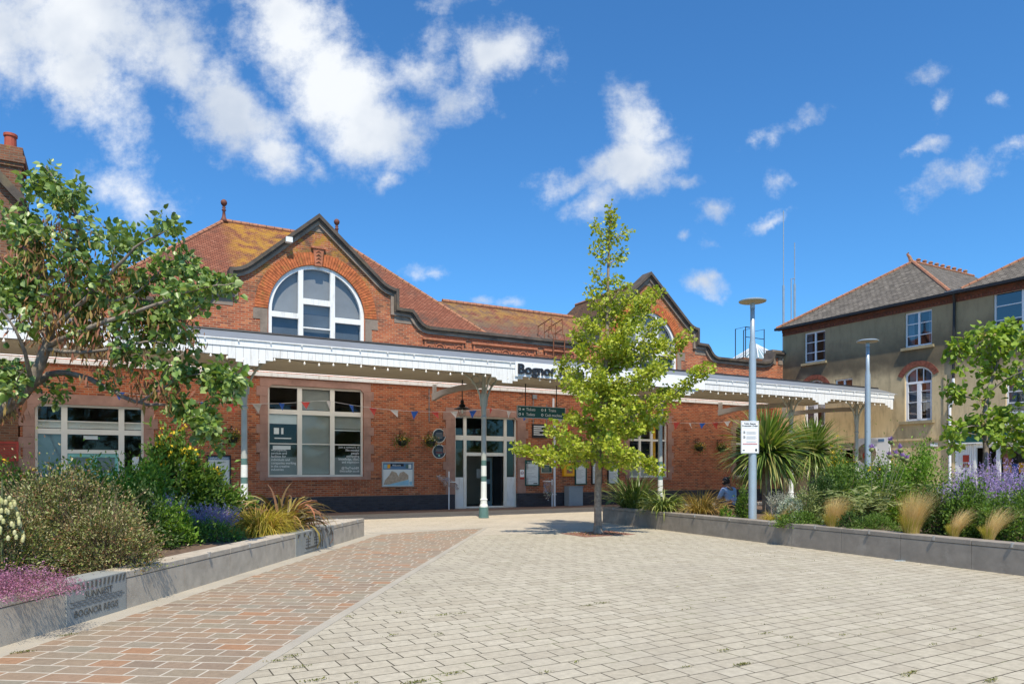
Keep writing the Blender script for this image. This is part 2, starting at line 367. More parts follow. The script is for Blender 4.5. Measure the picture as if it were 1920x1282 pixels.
M['soffit'] = plain('beige_boards', (.50,.45,.35), .7, .08, 1.5)
M['irongrey'] = plain('grey_green_iron', (.37,.39,.35), .45, .12, 3)
M['ironwhite'] = plain('white_iron', (.70,.72,.68), .45, .05, 3, dirt=(.5,.5,.45))
M['irongreen'] = plain('green_iron', (.09,.17,.155), .45, .15, 3, dirt=(.2,.25,.2))
M['beam'] = plain('painted_timber_beam', (.36,.33,.29), .6, .08, 2)
M['glass'] = glass_mat('window_glass', (.85,.88,.88), .01); M['glass_up'] = glass_mat('high_window_glass', (.93,.95,.96), .015)
M['glass_dark'] = glass_mat('dark_glass', (.40,.42,.44), .03)
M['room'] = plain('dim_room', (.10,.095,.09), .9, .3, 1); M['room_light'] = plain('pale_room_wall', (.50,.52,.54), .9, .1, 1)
M['blind'] = plain('grey_blind', (.46,.47,.43), .8, .06, 4); M['blind_white'] = plain('white_blind', (.78,.82,.80), .8, .05, 4)
M['frost'] = plain('frosted_film', (.22,.24,.245), .7, .05, 2); M['frostblue'] = plain('blue_grey_board', (.20,.30,.34), .6, .06, 2)
M['mint'] = plain('mint_paint', (.22,.52,.46), .5, .08, 3)
M['green_sign'] = plain('dark_green_sign', (.012,.075,.065), .35, .1, 2); M['signwhite'] = plain('sign_white', (.85,.86,.86), .4, .02, 2)
M['letter'] = plain('black_lettering', (.02,.02,.024), .4, .1, 2); M['grey_letter'] = plain('grey_print', (.28,.29,.30), .6, .1, 4)
M['paper'] = plain('poster_paper', (.70,.73,.72), .5, .04, 3); M['bluehead'] = plain('blue_print', (.10,.20,.36), .5, .1, 3)
M['redpaint'] = plain('red_paint', (.45,.05,.03), .5, .15, 3); M['rust'] = plain('rusty_iron', (.20,.075,.035), .8, .35, 6, dirt=(.09,.04,.03))
M['yellow'] = plain('yellow_plastic', (.80,.38,.01), .35, .06, 3); M['cabinet'] = plain('grey_cabinet', (.27,.32,.36), .45, .08, 2)
M['render'] = None
M['granite'] = plain('pale_granite', (.45,.395,.315), .75, .16, 5, dirt=(.33,.285,.225))
M['granite_blue'] = plain('blue_grey_stone', (.29,.30,.28), .6, .08, 5); M['engrave'] = plain('engraved_stone', (.11,.105,.09), .9, .15, 5)
M['granite_dark'] = plain('dark_granite', (.27,.235,.195), .7, .18, 4, dirt=(.36,.32,.27))
M['soil'] = plain('bark_mulch', (.13,.085,.055), .95, .5, 14)
M['lamp'] = plain('blue_grey_metal', (.38,.45,.50), .35, .08, 2, metal=.25); M['lampdisc'] = plain('lamp_disc_metal', (.42,.36,.26), .5, .15, 5)
M['steel'] = plain('galvanised_steel', (.45,.46,.46), .4, .1, 4, metal=.6)
M['bag'] = glass_mat('clear_plastic_bag', (.86, .84, .84), .10)
M['bark'] = plain('tree_bark', (.26,.20,.15), .9, .45, 9, dirt=(.42,.37,.30)); M['bark_dark'] = plain('dark_bark', (.20,.165,.13), .9, .45, 9, dirt=(.42,.37,.31))
M['stem'] = plain('green_stem', (.10,.12,.05), .8, .2, 5); M['brownstem'] = plain('brown_stem', (.14,.095,.06), .85, .3, 6)
M['concrete'] = plain('concrete_slab', (.38,.345,.28), .85, .10, 1.2, dirt=(.30,.27,.22))
M['asphalt'] = plain('dark_asphalt', (.085,.075,.068), .9, .2, 4)
M['skin'] = plain('skin', (.30,.17,.11), .6, .06, 3); M['hair'] = plain('black_hair', (.012,.011,.012), .5, .3, 8)
M['shirt'] = plain('pale_blue_shirt', (.50,.56,.74), .8, .08, 8); M['jeans'] = plain('dark_blue_jeans', (.03,.05,.10), .85, .2, 8)
M['pot'] = plain('chimney_pot_clay', (.40,.09,.05), .75, .15, 4)
M['bulb'] = plain('white_bulb', (.85,.80,.70), .2, .03, 2)
for nme, c in (('flag_blue', (.02,.09,.38)), ('flag_red', (.5,.06,.05)), ('flag_white', (.55,.52,.5))): M[nme] = plain(nme, c, .8, .1, 5)
def translucent(name, c, tr=.7):
    m = bpy.data.materials.new(name); m.use_nodes = True; nt = m.node_tree; b = nt.nodes['Principled BSDF']; b.inputs['Base Color'].default_value = rgb(c); b.inputs['Roughness'].default_value = .5
    t = nt.nodes.new('ShaderNodeBsdfTranslucent'); t.inputs[0].default_value = rgb(c); x = nt.nodes.new('ShaderNodeMixShader'); x.inputs[0].default_value = tr
    nt.links.new(b.outputs[0], x.inputs[1]); nt.links.new(t.outputs[0], x.inputs[2]); nt.links.new(x.outputs[0], nt.nodes['Material Output'].inputs[0]); return m
M['polycarb'] = translucent('translucent_roof_sheet', (.88, .87, .84), .95)
def render_wall():
    m, nt, b = base_mat('cream_render', .9, .2); t = nt.nodes.new('ShaderNodeTexCoord'); v = t.outputs['Object']
    sep = nt.nodes.new('ShaderNodeSeparateXYZ'); nt.links.new(v, sep.inputs[0])
    mp = nt.nodes.new('ShaderNodeMapping'); nt.links.new(v, mp.inputs[0]); mp.inputs[3].default_value = (1, 1, .22)
    col = ramp(nt, noise(nt, v, .8, 6), [(.3, (.54,.42,.245)), (.7, (.66,.52,.31))])
    streak = noise(nt, mp.outputs[0], 3.2, 8, .7)
    # soot: heavy band of staining below the upper sills, streaky above
    hz = math_(nt, 'ADD', sep.outputs[2], math_(nt, 'MULTIPLY', noise(nt, v, .55, 4), 2.4))
    band = step(nt, hz, 6.9, 8.0)
    col = mixc(nt, math_(nt, 'MULTIPLY', band, .62), col, (.22,.17,.10))
    deep = math_(nt, 'MULTIPLY', band, math_(nt, 'SUBTRACT', 1, step(nt, hz, 7.9, 9.6)))
    col = mixc(nt, math_(nt, 'MULTIPLY', deep, .8), col, (.07,.06,.045))
    col = mixc(nt, math_(nt, 'MULTIPLY', step(nt, streak, .45, .68), .5), col, (.20,.155,.10))
    nt.links.new(col, b.inputs['Base Color']); bump(nt, b, noise(nt, v, 30, 4), .006, .4); return m
M['render'] = render_wall()
M['paver'] = brick_mat('pale_block_paving', [(.365,.325,.25),(.41,.37,.285),(.385,.345,.265),(.425,.385,.30),(.35,.31,.235)], (.085,.072,.05), bw=.27, bh=.2, mw=.0065, off=.42, sq=1.45, sqf=3,
    stain=((.30,.27,.22), .35, .5, .75, .45), blotch=((.47,.44,.38), 1.1, .60, .8, .35), mossy=((.10,.12,.03), 1.3), spots=True, rough=.9, bumpd=.006)
M['sett'] = brick_mat('red_grey_stone_setts', [(.25,.22,.16),(.28,.185,.12),(.26,.195,.135),(.235,.21,.16),(.31,.175,.10),(.255,.21,.15),(.22,.165,.12),(.27,.20,.14),(.24,.21,.16)], (.60,.54,.44), bw=.30, bh=.21, mw=.011, off=.43, sq=1.2, sqf=3,
    stain=((.30,.24,.19), .5, .5, .75, .35), rough=.85, rot=0, bumpd=.004)
M['slab'] = brick_mat('forecourt_slabs', [(.40,.355,.28),(.44,.39,.31),(.39,.345,.27)], (.26,.22,.17), bw=.6, bh=.4, mw=.006, stain=((.40,.36,.30), .4, .5, .75, .5), rough=.9)
M['redslab'] = brick_mat('brown_forecourt_bricks', [(.20,.13,.10),(.25,.16,.12),(.17,.12,.09)], (.22,.18,.15), bw=.2, bh=.1, mw=.005)
# ================================================================== ground
g = MB(); g.box(-400, 400, -60, 700, -.5, -.03); tag(g.build('ground', M['asphalt']), None, kind='structure')
def sheet(name, mat, corners, z, origin, rz):
    Mi = (Matrix.Translation(origin) @ Matrix.Rotation(rz, 4, 'Z')).inverted()
    b = MB(); pts = [Mi @ Vector((x, y, 0)) for x, y in corners]
    b.prism([(p.x, p.y) for p in pts], z-.02, z, plane='xy')
    o = b.build(name, mat); o.location = origin; o.rotation_euler = (0, 0, rz); return tag(o, None, kind='structure')
def xy(v): return (v.x, v.y)
sheet('plaza_paving', M['paver'], [(-30, -20), (40, -20), (60, 28), xy(SP(18.3, 11.2)), xy(SP(-22, 11.2)), (-40, 10)], -.008, O, TH)
# forecourt beyond the line of the planters
sheet('forecourt_pavement', M['slab'], [xy(SP(-26, 11.2)), xy(SP(22, 11.2)), xy(SP(22, 1.6)), xy(SP(-26, 1.6))], -.008, O, TH)
sheet('station_pavement', M['redslab'], [xy(SP(-26, 1.6)), xy(SP(22, 1.6)), xy(SP(22, -.2)), xy(SP(-26, -.2))], -.008, O, TH)
AX = Vector((.0943, .9955, 0)); AR = math.atan2(AX.y, AX.x); PR = Vector((AX.y, -AX.x, 0)); B0 = Vector((-3.6, 17.5, 0))
def PL(t, w_, z=0): return B0+AX*t+PR*w_+Vector((0, 0, z))
sheet('brick_path', M['sett'], [xy(PL(-22, .28)), xy(PL(-22, 2.52)), (-.80, 19.95), xy(PL(.55, .28))], -.004, B0, AR-R(90))
sheet('path_edging', M['concrete'], [xy(PL(-22, 2.52)), xy(PL(-22, 2.64)), (-.68, 20.05), (-.80, 19.95)], -.004, B0, AR)
sheet('planter_margin', M['concrete'], [xy(PL(-22, -.1)), xy(PL(-22, .28)), xy(PL(.55, .28)), xy(PL(.3, -.1))], -.004, B0, AR)
sheet('path_end_band', M['concrete'], [xy(PL(.55, .28)), (-.80, 19.95), (-.55, 20.35), (-3.75, 18.5)], -.004, B0, AR)
# ================================================================== station building
ST = thing('station_building', O, 'red brick railway station with two curved gables, arched white windows and a tiled roof', 'station', rz=TH)
def arc(cx, cz, r, a0, a1, n): return [(cx+r*math.cos(R(a0+(a1-a0)*i/n)), cz+r*math.sin(R(a0+(a1-a0)*i/n))) for i in range(n+1)]
GH = [(0,11.08),(2.42,8.96),(2.58,8.84),(2.75,8.75),(2.92,8.70),(3.09,8.68),(3.09,7.95),(3.72,7.93),(3.86,7.78),(3.98,7.60),(4.14,7.45),(4.3,7.37),(4.45,7.34)]
def gable(cx): return [(cx-x, z) for x, z in GH[::-1]]+[(cx+x, z) for x, z in GH[1:]]
G1, G2 = -7.05, 8.88
top = [(-16.3, 7.34)]+gable(G1)+gable(G2)+[(16.75, 7.34), (17.1, 7.40), (17.35, 7.58), (17.5, 7.95), (18.32, 7.95)]
outer = [(-16.3, 0), (18.32, 0)]+top[::-1]
def archhole(cx): return [(cx-1.79, 5.6), (cx+1.79, 5.6)]+arc(cx, 7.46, 1.79, 0, 180, 28)
W1 = (-8.86, -5.29, 1.35, 4.70); DR = (-1.41, 1.56, 0, 3.86); LS = (-15.92, -12.86, .25, 3.70); RW = (7.7, 10.09, 1.25, 3.95); FW = (14.75, 16.6, 1.25, 3.9)
def rect(r): return [(r[0], r[2]), (r[1], r[2]), (r[1], r[3]), (r[0], r[3])]
fw = MB(); fw.prism([(-16.3, .6), (-1.41, .6), (-1.41, 3.86), (1.56, 3.86), (1.56, .6), (18.32, .6)]+top[::-1], 0, .38,
    [archhole(G1), archhole(G2), rect(W1), rect((LS[0], LS[1], .62, LS[3])), rect(RW), rect(FW)])
fw.build('front_wall', M['brick'], ST)
pl = MB(); pl.box(-16.3, -1.41, -.02, .38, 0, .598); pl.box(1.56, 18.32, -.02, .38, 0, .598); pl.build('plinth', M['brick_dark'], ST)
bw_ = MB(); bw_.box(-16.3, -15.9, .38, 12, 0, 7.2); bw_.box(17.9, 18.32, .38, 12, 0, 7.2); bw_.box(-15.9, 17.9, 11.6, 12, 0, 7.2); bw_.build('side_wall', M['brick'], ST)
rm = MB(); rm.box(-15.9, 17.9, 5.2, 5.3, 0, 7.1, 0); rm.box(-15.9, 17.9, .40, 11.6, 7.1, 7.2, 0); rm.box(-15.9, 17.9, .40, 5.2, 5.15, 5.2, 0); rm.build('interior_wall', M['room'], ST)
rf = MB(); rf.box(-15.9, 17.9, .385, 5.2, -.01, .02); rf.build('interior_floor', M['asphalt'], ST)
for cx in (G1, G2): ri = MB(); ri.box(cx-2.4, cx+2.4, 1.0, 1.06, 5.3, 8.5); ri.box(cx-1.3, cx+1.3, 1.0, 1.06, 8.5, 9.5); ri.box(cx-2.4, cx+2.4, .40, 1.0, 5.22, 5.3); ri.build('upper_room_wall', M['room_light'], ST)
# coping following the outline
def offs(pts, d):
    o = []
    for i, p in enumerate(pts):
        a = Vector(pts[max(i-1, 0)]); b = Vector(p); c = Vector(pts[min(i+1, len(pts)-1)])
        n1 = Vector((-(b-a).y, (b-a).x)) if i > 0 else None; n2 = Vector((-(c-b).y, (c-b).x)) if i < len(pts)-1 else None
        if n1: n1.normalize()
        if n2: n2.normalize()
        n = (n1 or n2)+(n2 or n1); n.normalize(); k = 1/max(.55, n.dot(n1 or n2))
        o.append((b.x+n.x*d*k, b.y+n.y*d*k))
    return o
def band(mb, pts, d0, d1, y0, y1, mi=0):
    a = offs(pts, d0); b = offs(pts, d1)
    for i in range(len(pts)-1):
        q = [b[i], b[i+1], a[i+1], a[i]]
        mb.add([(p[0], y, p[1]) for y in (y0, y1) for p in q], [(0,1,2,3),(7,6,5,4),(0,4,5,1),(3,2,6,7),(0,3,7,4),(1,5,6,2)], mi)
cp = MB(); band(cp, top, .05, -.07, -.22, .46); band(cp, top, -.07, -.13, -.15, .40)
cp.build('coping', M['coping'], ST); cp = MB(); band(cp, top, -.13, -.25, -.09, .2); cp.build('coping_moulding', M['stone_grey'], ST)
for cx in (G1, G2):
    # brick arch ring, keystone, springer stones, apex stone
    ar = MB(); n = 62
    for i in range(n):
        a0 = 180*i/n+.25; a1 = 180*(i+1)/n-.25
        q = [(cx+r*math.cos(R(a)), 7.46+r*math.sin(R(a))) for r, a in ((1.80, a0), (2.27, a0), (2.27, a1), (1.80, a1))]
        ar.prism(q, -.025, .02)
    ar.build('brick_arch', M['brick_arch'], ST)
    ks = MB(); ks.prism([(cx-.13, 9.22), (cx+.13, 9.22), (cx+.2, 9.86), (cx-.2, 9.86)], -.09, .02)
    ks.box(cx-.27, cx+.27, -.13, .02, 9.86, 9.93)
    for k in range(4): ks.tube([(cx-.09, -.09, 9.33+k*.13), (cx, -.115, 9.40+k*.13), (cx+.09, -.09, 9.33+k*.13)], .02, 5)
    ks.build('keystone', M['terra'], ST)
    for sg in (-1, 1):
        s = MB(); s.box(min(cx+sg*1.82, cx+sg*2.32), max(cx+sg*1.82, cx+sg*2.32), -.02, .02, 7.05, 7.44)
        s.box(min(cx+sg*1.82, cx+sg*2.08), max(cx+sg*1.82, cx+sg*2.08), -.02, .02, 5.9, 7.05)
        s.build('springer_stone', M['stone_grey'], ST); s = MB()
        s.prism([(cx+sg*3.0, 7.42), (cx+sg*3.75, 7.42), (cx+sg*3.72, 7.72), (cx+sg*3.0, 7.72)][::sg], -.015, .02); s.build('kneeler_stone', M['stone_grey'], ST)
    s = MB(); s.prism([(cx-.42, 10.5), (cx+.42, 10.5), (cx, 10.86)], -.02, .02)
    s.build('apex_stone', M['stone_grey'], ST)
    # arched window
    f = MB(); m0 = 1.79
    ring = [(cx-m0, 5.62), (cx+m0, 5.62)]+arc(cx, 7.46, m0, 0, 180, 28)
    inn = [(cx-m0+.13, 5.72), (cx+m0-.13, 5.72)]+arc(cx, 7.46, m0-.13, 0, 180, 28)
    f.prism(ring, .06, .22, [inn])
    for x in (-.62, .57): f.box(cx+x-.09, cx+x+.09, .05, .2, 5.7, 9.1)
    f.box(cx-1.68, cx-.71, .055, .19, 7.20, 7.40); f.box(cx+.66, cx+1.68, .055, .19, 7.20, 7.40); f.box(cx-.53, cx+.48, .055, .19, 7.78, 7.99); f.box(cx-.53, cx+.48, .055, .17, 6.88, 6.93)
    fo = f.build('arched_window', M['white'], ST)
    gm = MB(); gm.prism(inn, .125, .13, back=False, rim=False); gm.build('pane', M['glass_up'], fo)
    gm = MB(); gm.prism([p for p in inn if p[1] > 7.3][:], .26, .27, back=False, rim=False, mi=0); gm.box(cx-1.64, cx+1.64, .26, .27, 5.7, 7.46, 1); gm.build('glass_tone_panel', [M['upglass_hi'], M['upglass_lo']], fo)  # added panel: its greys imitate light in the glass, paler above, darker below
# terracotta scroll panels
def spiral(cx, cz, r, turns, sgn, ph): return [(cx+r*(1-t/22)*math.cos(ph+sgn*turns*2*math.pi*t/22), -.05, cz+r*(1-t/22)*math.sin(ph+sgn*turns*2*math.pi*t/22)) for t in range(22)]
for x0, x1 in ((-2.78, -1.04), (-.58, 2.45), (2.95, 4.4)):
    t = MB(); t.box(x0, x1, -.03, .02, 6.02, 6.86); t.box(x0-.08, x1+.08, -.12, .02, 6.86, 6.95)
    t.box(x0, x0+.07, -.07, -.03, 6.02, 6.86); t.box(x1-.07, x1, -.07, -.03, 6.02, 6.86)
    k = max(2, int((x1-x0)/.42))
    for i in range(k):
        cx = x0+(i+.5)*(x1-x0)/k; sg = 1 if i % 2 else -1
        t.tube(spiral(cx, 6.55, .20, 1.6, sg, .5), .026, 5); t.tube(spiral(cx-.1, 6.2, .15, 1.3, -sg, 2), .022, 5)
        t.tube([(cx-.2, -.05, 6.75), (cx, -.06, 6.3), (cx+.2, -.05, 6.12)], .022, 5)
        t.lathe([(.001, -.05), (.05, 0), (.001, .05)], (cx, -.05, 6.55), 6)
    t.build('terracotta_panel', M['terra'], ST)
pr = MB(); pr.box(17.45, 18.36, -.08, .4, 7.95, 8.12); pr.box(17.5, 17.75, -.04, .02, 7.35, 7.95); pr.box(17.95, 18.3, -.04, .02, 7.35, 7.95); pr.build('pier_cap', M['stone_grey'], ST)
# window surrounds
def surround(r, w_=.28, topw=.32, sill=True, foot=.6):
    b = MB(); x0, x1, z0, z1 = r
    zz = foot if foot else z0-.1; k = 0
    while zz < z1+topw-.001:
        h = min(.34, z1+topw-zz); e = .12 if k % 2 else 0
        b.box(x0-w_-e, x0, -.03, .03, zz, zz+h-.006); b.box(x1, x1+w_+e, -.03, .03, zz, zz+h-.006); zz += h; k += 1
    b.box(x0, x1, -.03, .03, z1, z1+topw); b.prism([(x0, z1), (x0, z1-.14), (x0+.14, z1)], -.03, .03); b.prism([(x1, z1-.14), (x1, z1), (x1-.14, z1)], -.03, .03)
    if sill: b.box(x0-.1, x1+.1, -.09, .1, z0-.12, z0)
    return b.build('stone_surround', M['stone_pink'], ST)
surround(W1, topw=.24, foot=1.23); surround(DR, w_=.42, sill=False); surround(LS, w_=.30, sill=False); surround(RW, foot=1.13, w_=.24); surround(FW, foot=1.13, w_=.24)
def frame(name, r, vs, hs, mat, y=.10, fwid=.075, parent=ST, glass='glass', depth=.08, bars=(), backs=()):
    x0, x1, z0, z1 = r; b = MB()
    b.box(x0, x0+fwid, y, y+depth, z0, z1); b.box(x1-fwid, x1, y, y+depth, z0, z1)
    b.box(x0+fwid, x1-fwid, y, y+depth, z0, z0+fwid); b.box(x0+fwid, x1-fwid, y, y+depth, z1-fwid, z1)
    for x, ww in vs: b.box(x-ww/2, x+ww/2, y-.012, y+depth-.01, z0+fwid, z1-fwid)
    for a, c, z, ww in hs: b.box(a, c, y-.006, y+depth-.015, z-ww/2, z+ww/2)
    o = b.build(name, mat, parent); gl = MB()
    gl.quad((x0+.02, y+.05, z0+.02), (x1-.02, y+.05, z0+.02), (x1-.02, y+.05, z1-.02), (x0+.02, y+.05, z1-.02))
    gl.build('pane', M[glass], o); return o
w1 = frame('window', W1, [(-7.70, .17), (-6.48, .17)], [(W1[0]+.07, W1[1]-.07, 3.74, .17), (-8.79, -7.78, 2.57, .035), (-7.62, -6.56, 2.57, .035), (-6.40, -5.36, 2.57, .035)], M['offwhite'])
b = MB()
def slats(b, x0, x1, z0, z1, y, mi=0):
    z = z0
    while z < z1: b.add([(x0, y, z), (x1, y, z), (x1, y+.02, z+.036), (x0, y+.02, z+.036)], [(0, 1, 2, 3)], mi); z += .04
slats(b, -7.60, -6.58, 1.45, 3.64, .165); slats(b, -6.38, -5.37, 3.18, 3.64, .165); b.box(-6.38, -5.37, .165, .19, 3.1, 3.14, 1); b.box(-8.78, -7.79, .165, .18, 3.30, 3.64, 1)
slats(b, -7.60, -6.58, 3.86, 4.6, .20)
b.build('window_blind', [M['blind'], M['blind_white']], w1)
b = MB(); b.box(-8.78, -7.79, .155, .16, 1.43, 2.08); b.box(-6.39, -5.37, .155, .16, 1.43, 2.08); b.build('frosted_film', M['frost'], w1)
text('workspaces,\nservices and\nfacilities for\nindividuals and\ncompanies working\nin the creative\nindustries', .13, w1, M['signwhite'], (-8.72, .145, 2.30), 'window_lettering', sx=.88, spacing=.92)
text('Join a network of\nlike-minded\npeople\nexchanging\nknowledge, ideas,\nand inspiration\n\n@TheTrackBR\nthetrackbr.co.uk', .13, w1, M['signwhite'], (-5.42, .145, 2.44), 'window_lettering', sx=.88, align='RIGHT', spacing=.88)
b = MB(); b.box(-8.62, -8.44, .14, .145, 2.92, 3.15); b.box(-8.36, -8.28, .14, .145, 2.92, 3.15); b.box(-8.60, -8.0, .14, .145, 2.75, 2.79); b.box(-8.66, -8.02, .14, .145, 2.36, 2.50); b.build('window_lettering', M['blind_white'], w1)
# left entrance set
ls = frame('window', (LS[0], LS[1], .62, LS[3]), [(-15.13, .17), (-13.52, .17)], [(LS[0]+.07, LS[1]-.07, 2.84, .17), (-15.05, -13.6, 2.20, .12), (-15.84, -12.93, 3.17, .03)], M['offwhite'])
b = MB(); b.box(-15.84, -12.93, .165, .17, 2.95, 3.16); b.build('lower_panel', M['offwhite'], ls)
b = MB(); b.box(-15.84, -15.22, .158, .165, .7, 2.76); b.build('frosted_film', M['frostblue'], ls)
b = MB(); b.box(-14.6, -14.2, .14, .15, 2.60, 2.72, 0); b.box(-13.2, -13.0, .14, .15, 1.6, 2.05, 0); b.build('paper_notice', M['paper'], ls)
for x0 in (-15.04, -14.32):
    d = MB(); d.prism(rect((x0, x0+.71, .62, 2.13)), .105, .15, [rect((x0+.1, x0+.61, 1.5, 2.02))]); do = d.build('door', M['mint'], ST)
    q = MB(); q.box(x0+.1, x0+.61, .155, .16, 1.5, 2.02); q.build('pane', M['frost'], do)
# main door
dr = frame('entrance_frame', (DR[0], DR[1], .0, DR[3]), [(-.90, .13), (1.02, .13), (.1, .001)], [(DR[0]+.07, DR[1]-.07, 2.95, .2), (-.84, .96, 2.27, .14)], M['offwhite'], glass='glass_dark')
dr.children[0].data.clear_geometry()
gl = MB()
for a, c, z0, z1 in ((-1.35, -.95, 3.05, 3.79), (-.85, .97, 3.05, 3.79), (1.07, 1.5, 3.05, 3.79), (-.85, .97, 2.33, 2.85), (-1.35, -.95, 1.3, 2.85), (1.07, 1.5, 1.3, 2.85)):
    gl.quad((a, .15, z0), (c, .15, z0), (c, .15, z1), (a, .15, z1))
gl.build('pane', M['glass_dark'], dr)
for a, c in ((-1.34, -.96), (1.08, 1.49)):
    b = MB(); b.box(a, c, .12, .165, .05, 1.3); b.box(a+.06, c-.06, .10, .12, .32, .36); b.box(a+.06, c-.06, .10, .12, .95, .99); b.box(a+.08, c-.08, .11, .12, .4, .92); b.build('lower_panel', M['white'], dr)
b = MB(); b.box(-.98, -.93, .10, .12, 3.0, 3.8); b.build('glazing_bar', M['offwhite'], dr)
b = MB(); b.box(.9, .95, .25, 1.0, .02, 2.18, 1); b.box(.42, .86, 1.02, 1.06, .02, 2.15, 0); b.box(.42, .76, 1.0, 1.02, .25, 1.0, 1); b.box(.42, .76, 1.0, 1.02, 1.2, 2.0, 1); b.build('open_door', [M['frostblue'], M['letter']], ST)
b = MB(); b.box(-.3, 2.2, 3.0, 3.05, .0, 2.6, 0); b.box(-.6, .1, 2.2, 2.9, .02, 1.05, 1); b.box(.35, .75, 1.5, 1.52, 1.25, 1.65, 2); b.build('ticket_hall_screen', [M['soffit'], M['terra_dark'], M['paper']], ST)
b = MB(); b.box(-.84, .96, -.3, .39, -.005, .02); b.build('door_step', M['concrete'], ST)
rw = frame('window', RW, [(8.42, .12), (9.15, .12)], [(RW[0]+.07, RW[1]-.07, 3.05, .1)], M['offwhite']); frame('window', FW, [(15.6, .14)], [(FW[0]+.07, FW[1]-.07, 3.0, .12)], M['offwhite'])
b = MB(); b.box(9.25, 9.48, .2, .25, 1.3, 3.8); b.build('yellow_blind', M['yellow'], rw)
b = MB(); b.box(7.8, 9.2, .16, .165, 1.3, 1.95); b.build('frosted_film', M['blind'], rw)
b = MB(); b.box(-16.95, -16.28, -.04, .02, 1.8, 2.56, 1)
b.prism(rect((-16.88, -16.33, 1.88, 2.48)), -.07, -.041, [rect((-16.82, -16.39, 1.94, 2.42))], 0)
for k in range(9): b.box(-16.82, -16.39, -.055, -.042, 1.955+k*.052, 1.985+k*.052, 0)
b.build('red_grille', [M['redpaint'], M['stone_pink']], ST)
b = MB(); b.box(11.0, 11.4, -.03, 0.01, 3.62, 4.05); [b.box(11.04, 11.36, -.045, -.03, 3.66+k*.06, 3.70+k*.06) for k in range(6)]; b.build('air_brick', M['terra'], ST)
b = MB(); b.box(12.0, 12.0001, 0, .001, 1, 1.001)
# roofs
def roofmesh(name, faces, mat): 
    b = MB()
    for f in faces: b.add(f, [tuple(range(len(f)))])
    return b.build(name, mat, ST)
e = 7.30; rz_ = 12.30
def cr(cx, q0, q1, w_, z0, z1):  # cross-gable roof running back
    return [[(cx-w_, q0, z0), (cx, q0, z1), (cx, q1, z1), (cx-w_, q1, z0)][::-1], [(cx+w_, q0, z0), (cx+w_, q1, z0), (cx, q1, z1), (cx, q0, z1)][::-1]]
HR = [(-14.75, .42, e), (.62, .42, e), (-4.65, 6, rz_), (-9.55, 6, rz_), (-14.75, 11.6, e), (.62, 11.6, e)]
roofmesh('main_roof', [[HR[0], HR[1], HR[2], HR[3]], [HR[1], HR[5], HR[2]], [HR[5], HR[4], HR[3], HR[2]], [HR[4], HR[0], HR[3]]]+cr(G1, .40, 5.0, 3.75, 7.3, 10.90), M['roof'])
roofmesh('low_roof', [[(-3, .42, e), (9, .42, e), (9, 3.1, 9.28), (-3, 3.1, 9.28)], [(9, 5.8, e), (-3, 5.8, e), (-3, 3.1, 9.28), (9, 3.1, 9.28)]], M['roof_low'])
roofmesh('gable_roof', cr(G2, .40, 6.2, 3.75, 7.3, 10.78)+[[(G2-3.75, 6.2, 7.3), (G2+3.75, 6.2, 7.3), (G2, 6.2, 10.78)]], M['roof_dark'])
b = MB(); b.box(8, 17.9, .40, 11.6, 7.2, 7.28); b.box(-15.9, 8, 5.8, 11.6, 7.2, 7.28); b.build('flat_roof', M['lead'], ST)
b = MB()
def ridge(b, p0, p1, r=.11):
    p0, p1 = Vector(p0), Vector(p1); L = (p1-p0).length; n = max(2, int(L/.33))
    for i in range(n): b.tube([p0.lerp(p1, i/n), p0.lerp(p1, (i+.93)/n)], [r, r*1.06], 8)
for p_, q_, r_ in (((-9.55, 6, rz_), (-4.65, 6, rz_), .11), ((-9.55, 6, rz_), (-14.75, .5, e), .09), ((-4.65, 6, rz_), (.62, .5, e), .09), ((-.6, 3.1, 9.30), (6.6, 3.1, 9.30), .11), ((G2, .5, 10.8), (G2, 6.2, 10.8), .09)):
    b = MB(); ridge(b, p_, q_, r_); b.build('ridge_tiles', M['ridge'], ST)
for x in (-9.55, -4.65):
    b = MB(); b.lathe([(.20, -.05), (.12, .08), (.075, .20), (.055, .42), (.09, .46), (.09, .49), (.045, .53), (.085, .58), (.04, .63), (.08, .67), (.125, .74), (.135, .80), (.115, .87), (.06, .92), (.01, .94)], (x, 6, rz_), 14)
    b.build('ridge_finial', M['terra_dark'], ST, smooth=True)
b = MB(); b.tube([(-8.2, -.03, 9.95), (-8.2, -.22, 9.95)], .03); b.box(-8.28, -8.05, -.34, -.12, 9.88, 10.06); b.build('security_light', M['blind_white'], ST)
# small bits of pipework on the wall
b = MB()
for x, z0, z1 in ((-2.57, 3.55, 4.9), (2.35, 3.6, 4.9), (3.05, 3.6, 4.5)): b.tube([(x, -.03, z0), (x, -.03, z1)], .018, 6)
b.box(2.3, 2.5, -.1, -.01, 4.72, 4.9); b.build('conduit', M['lead'], ST)
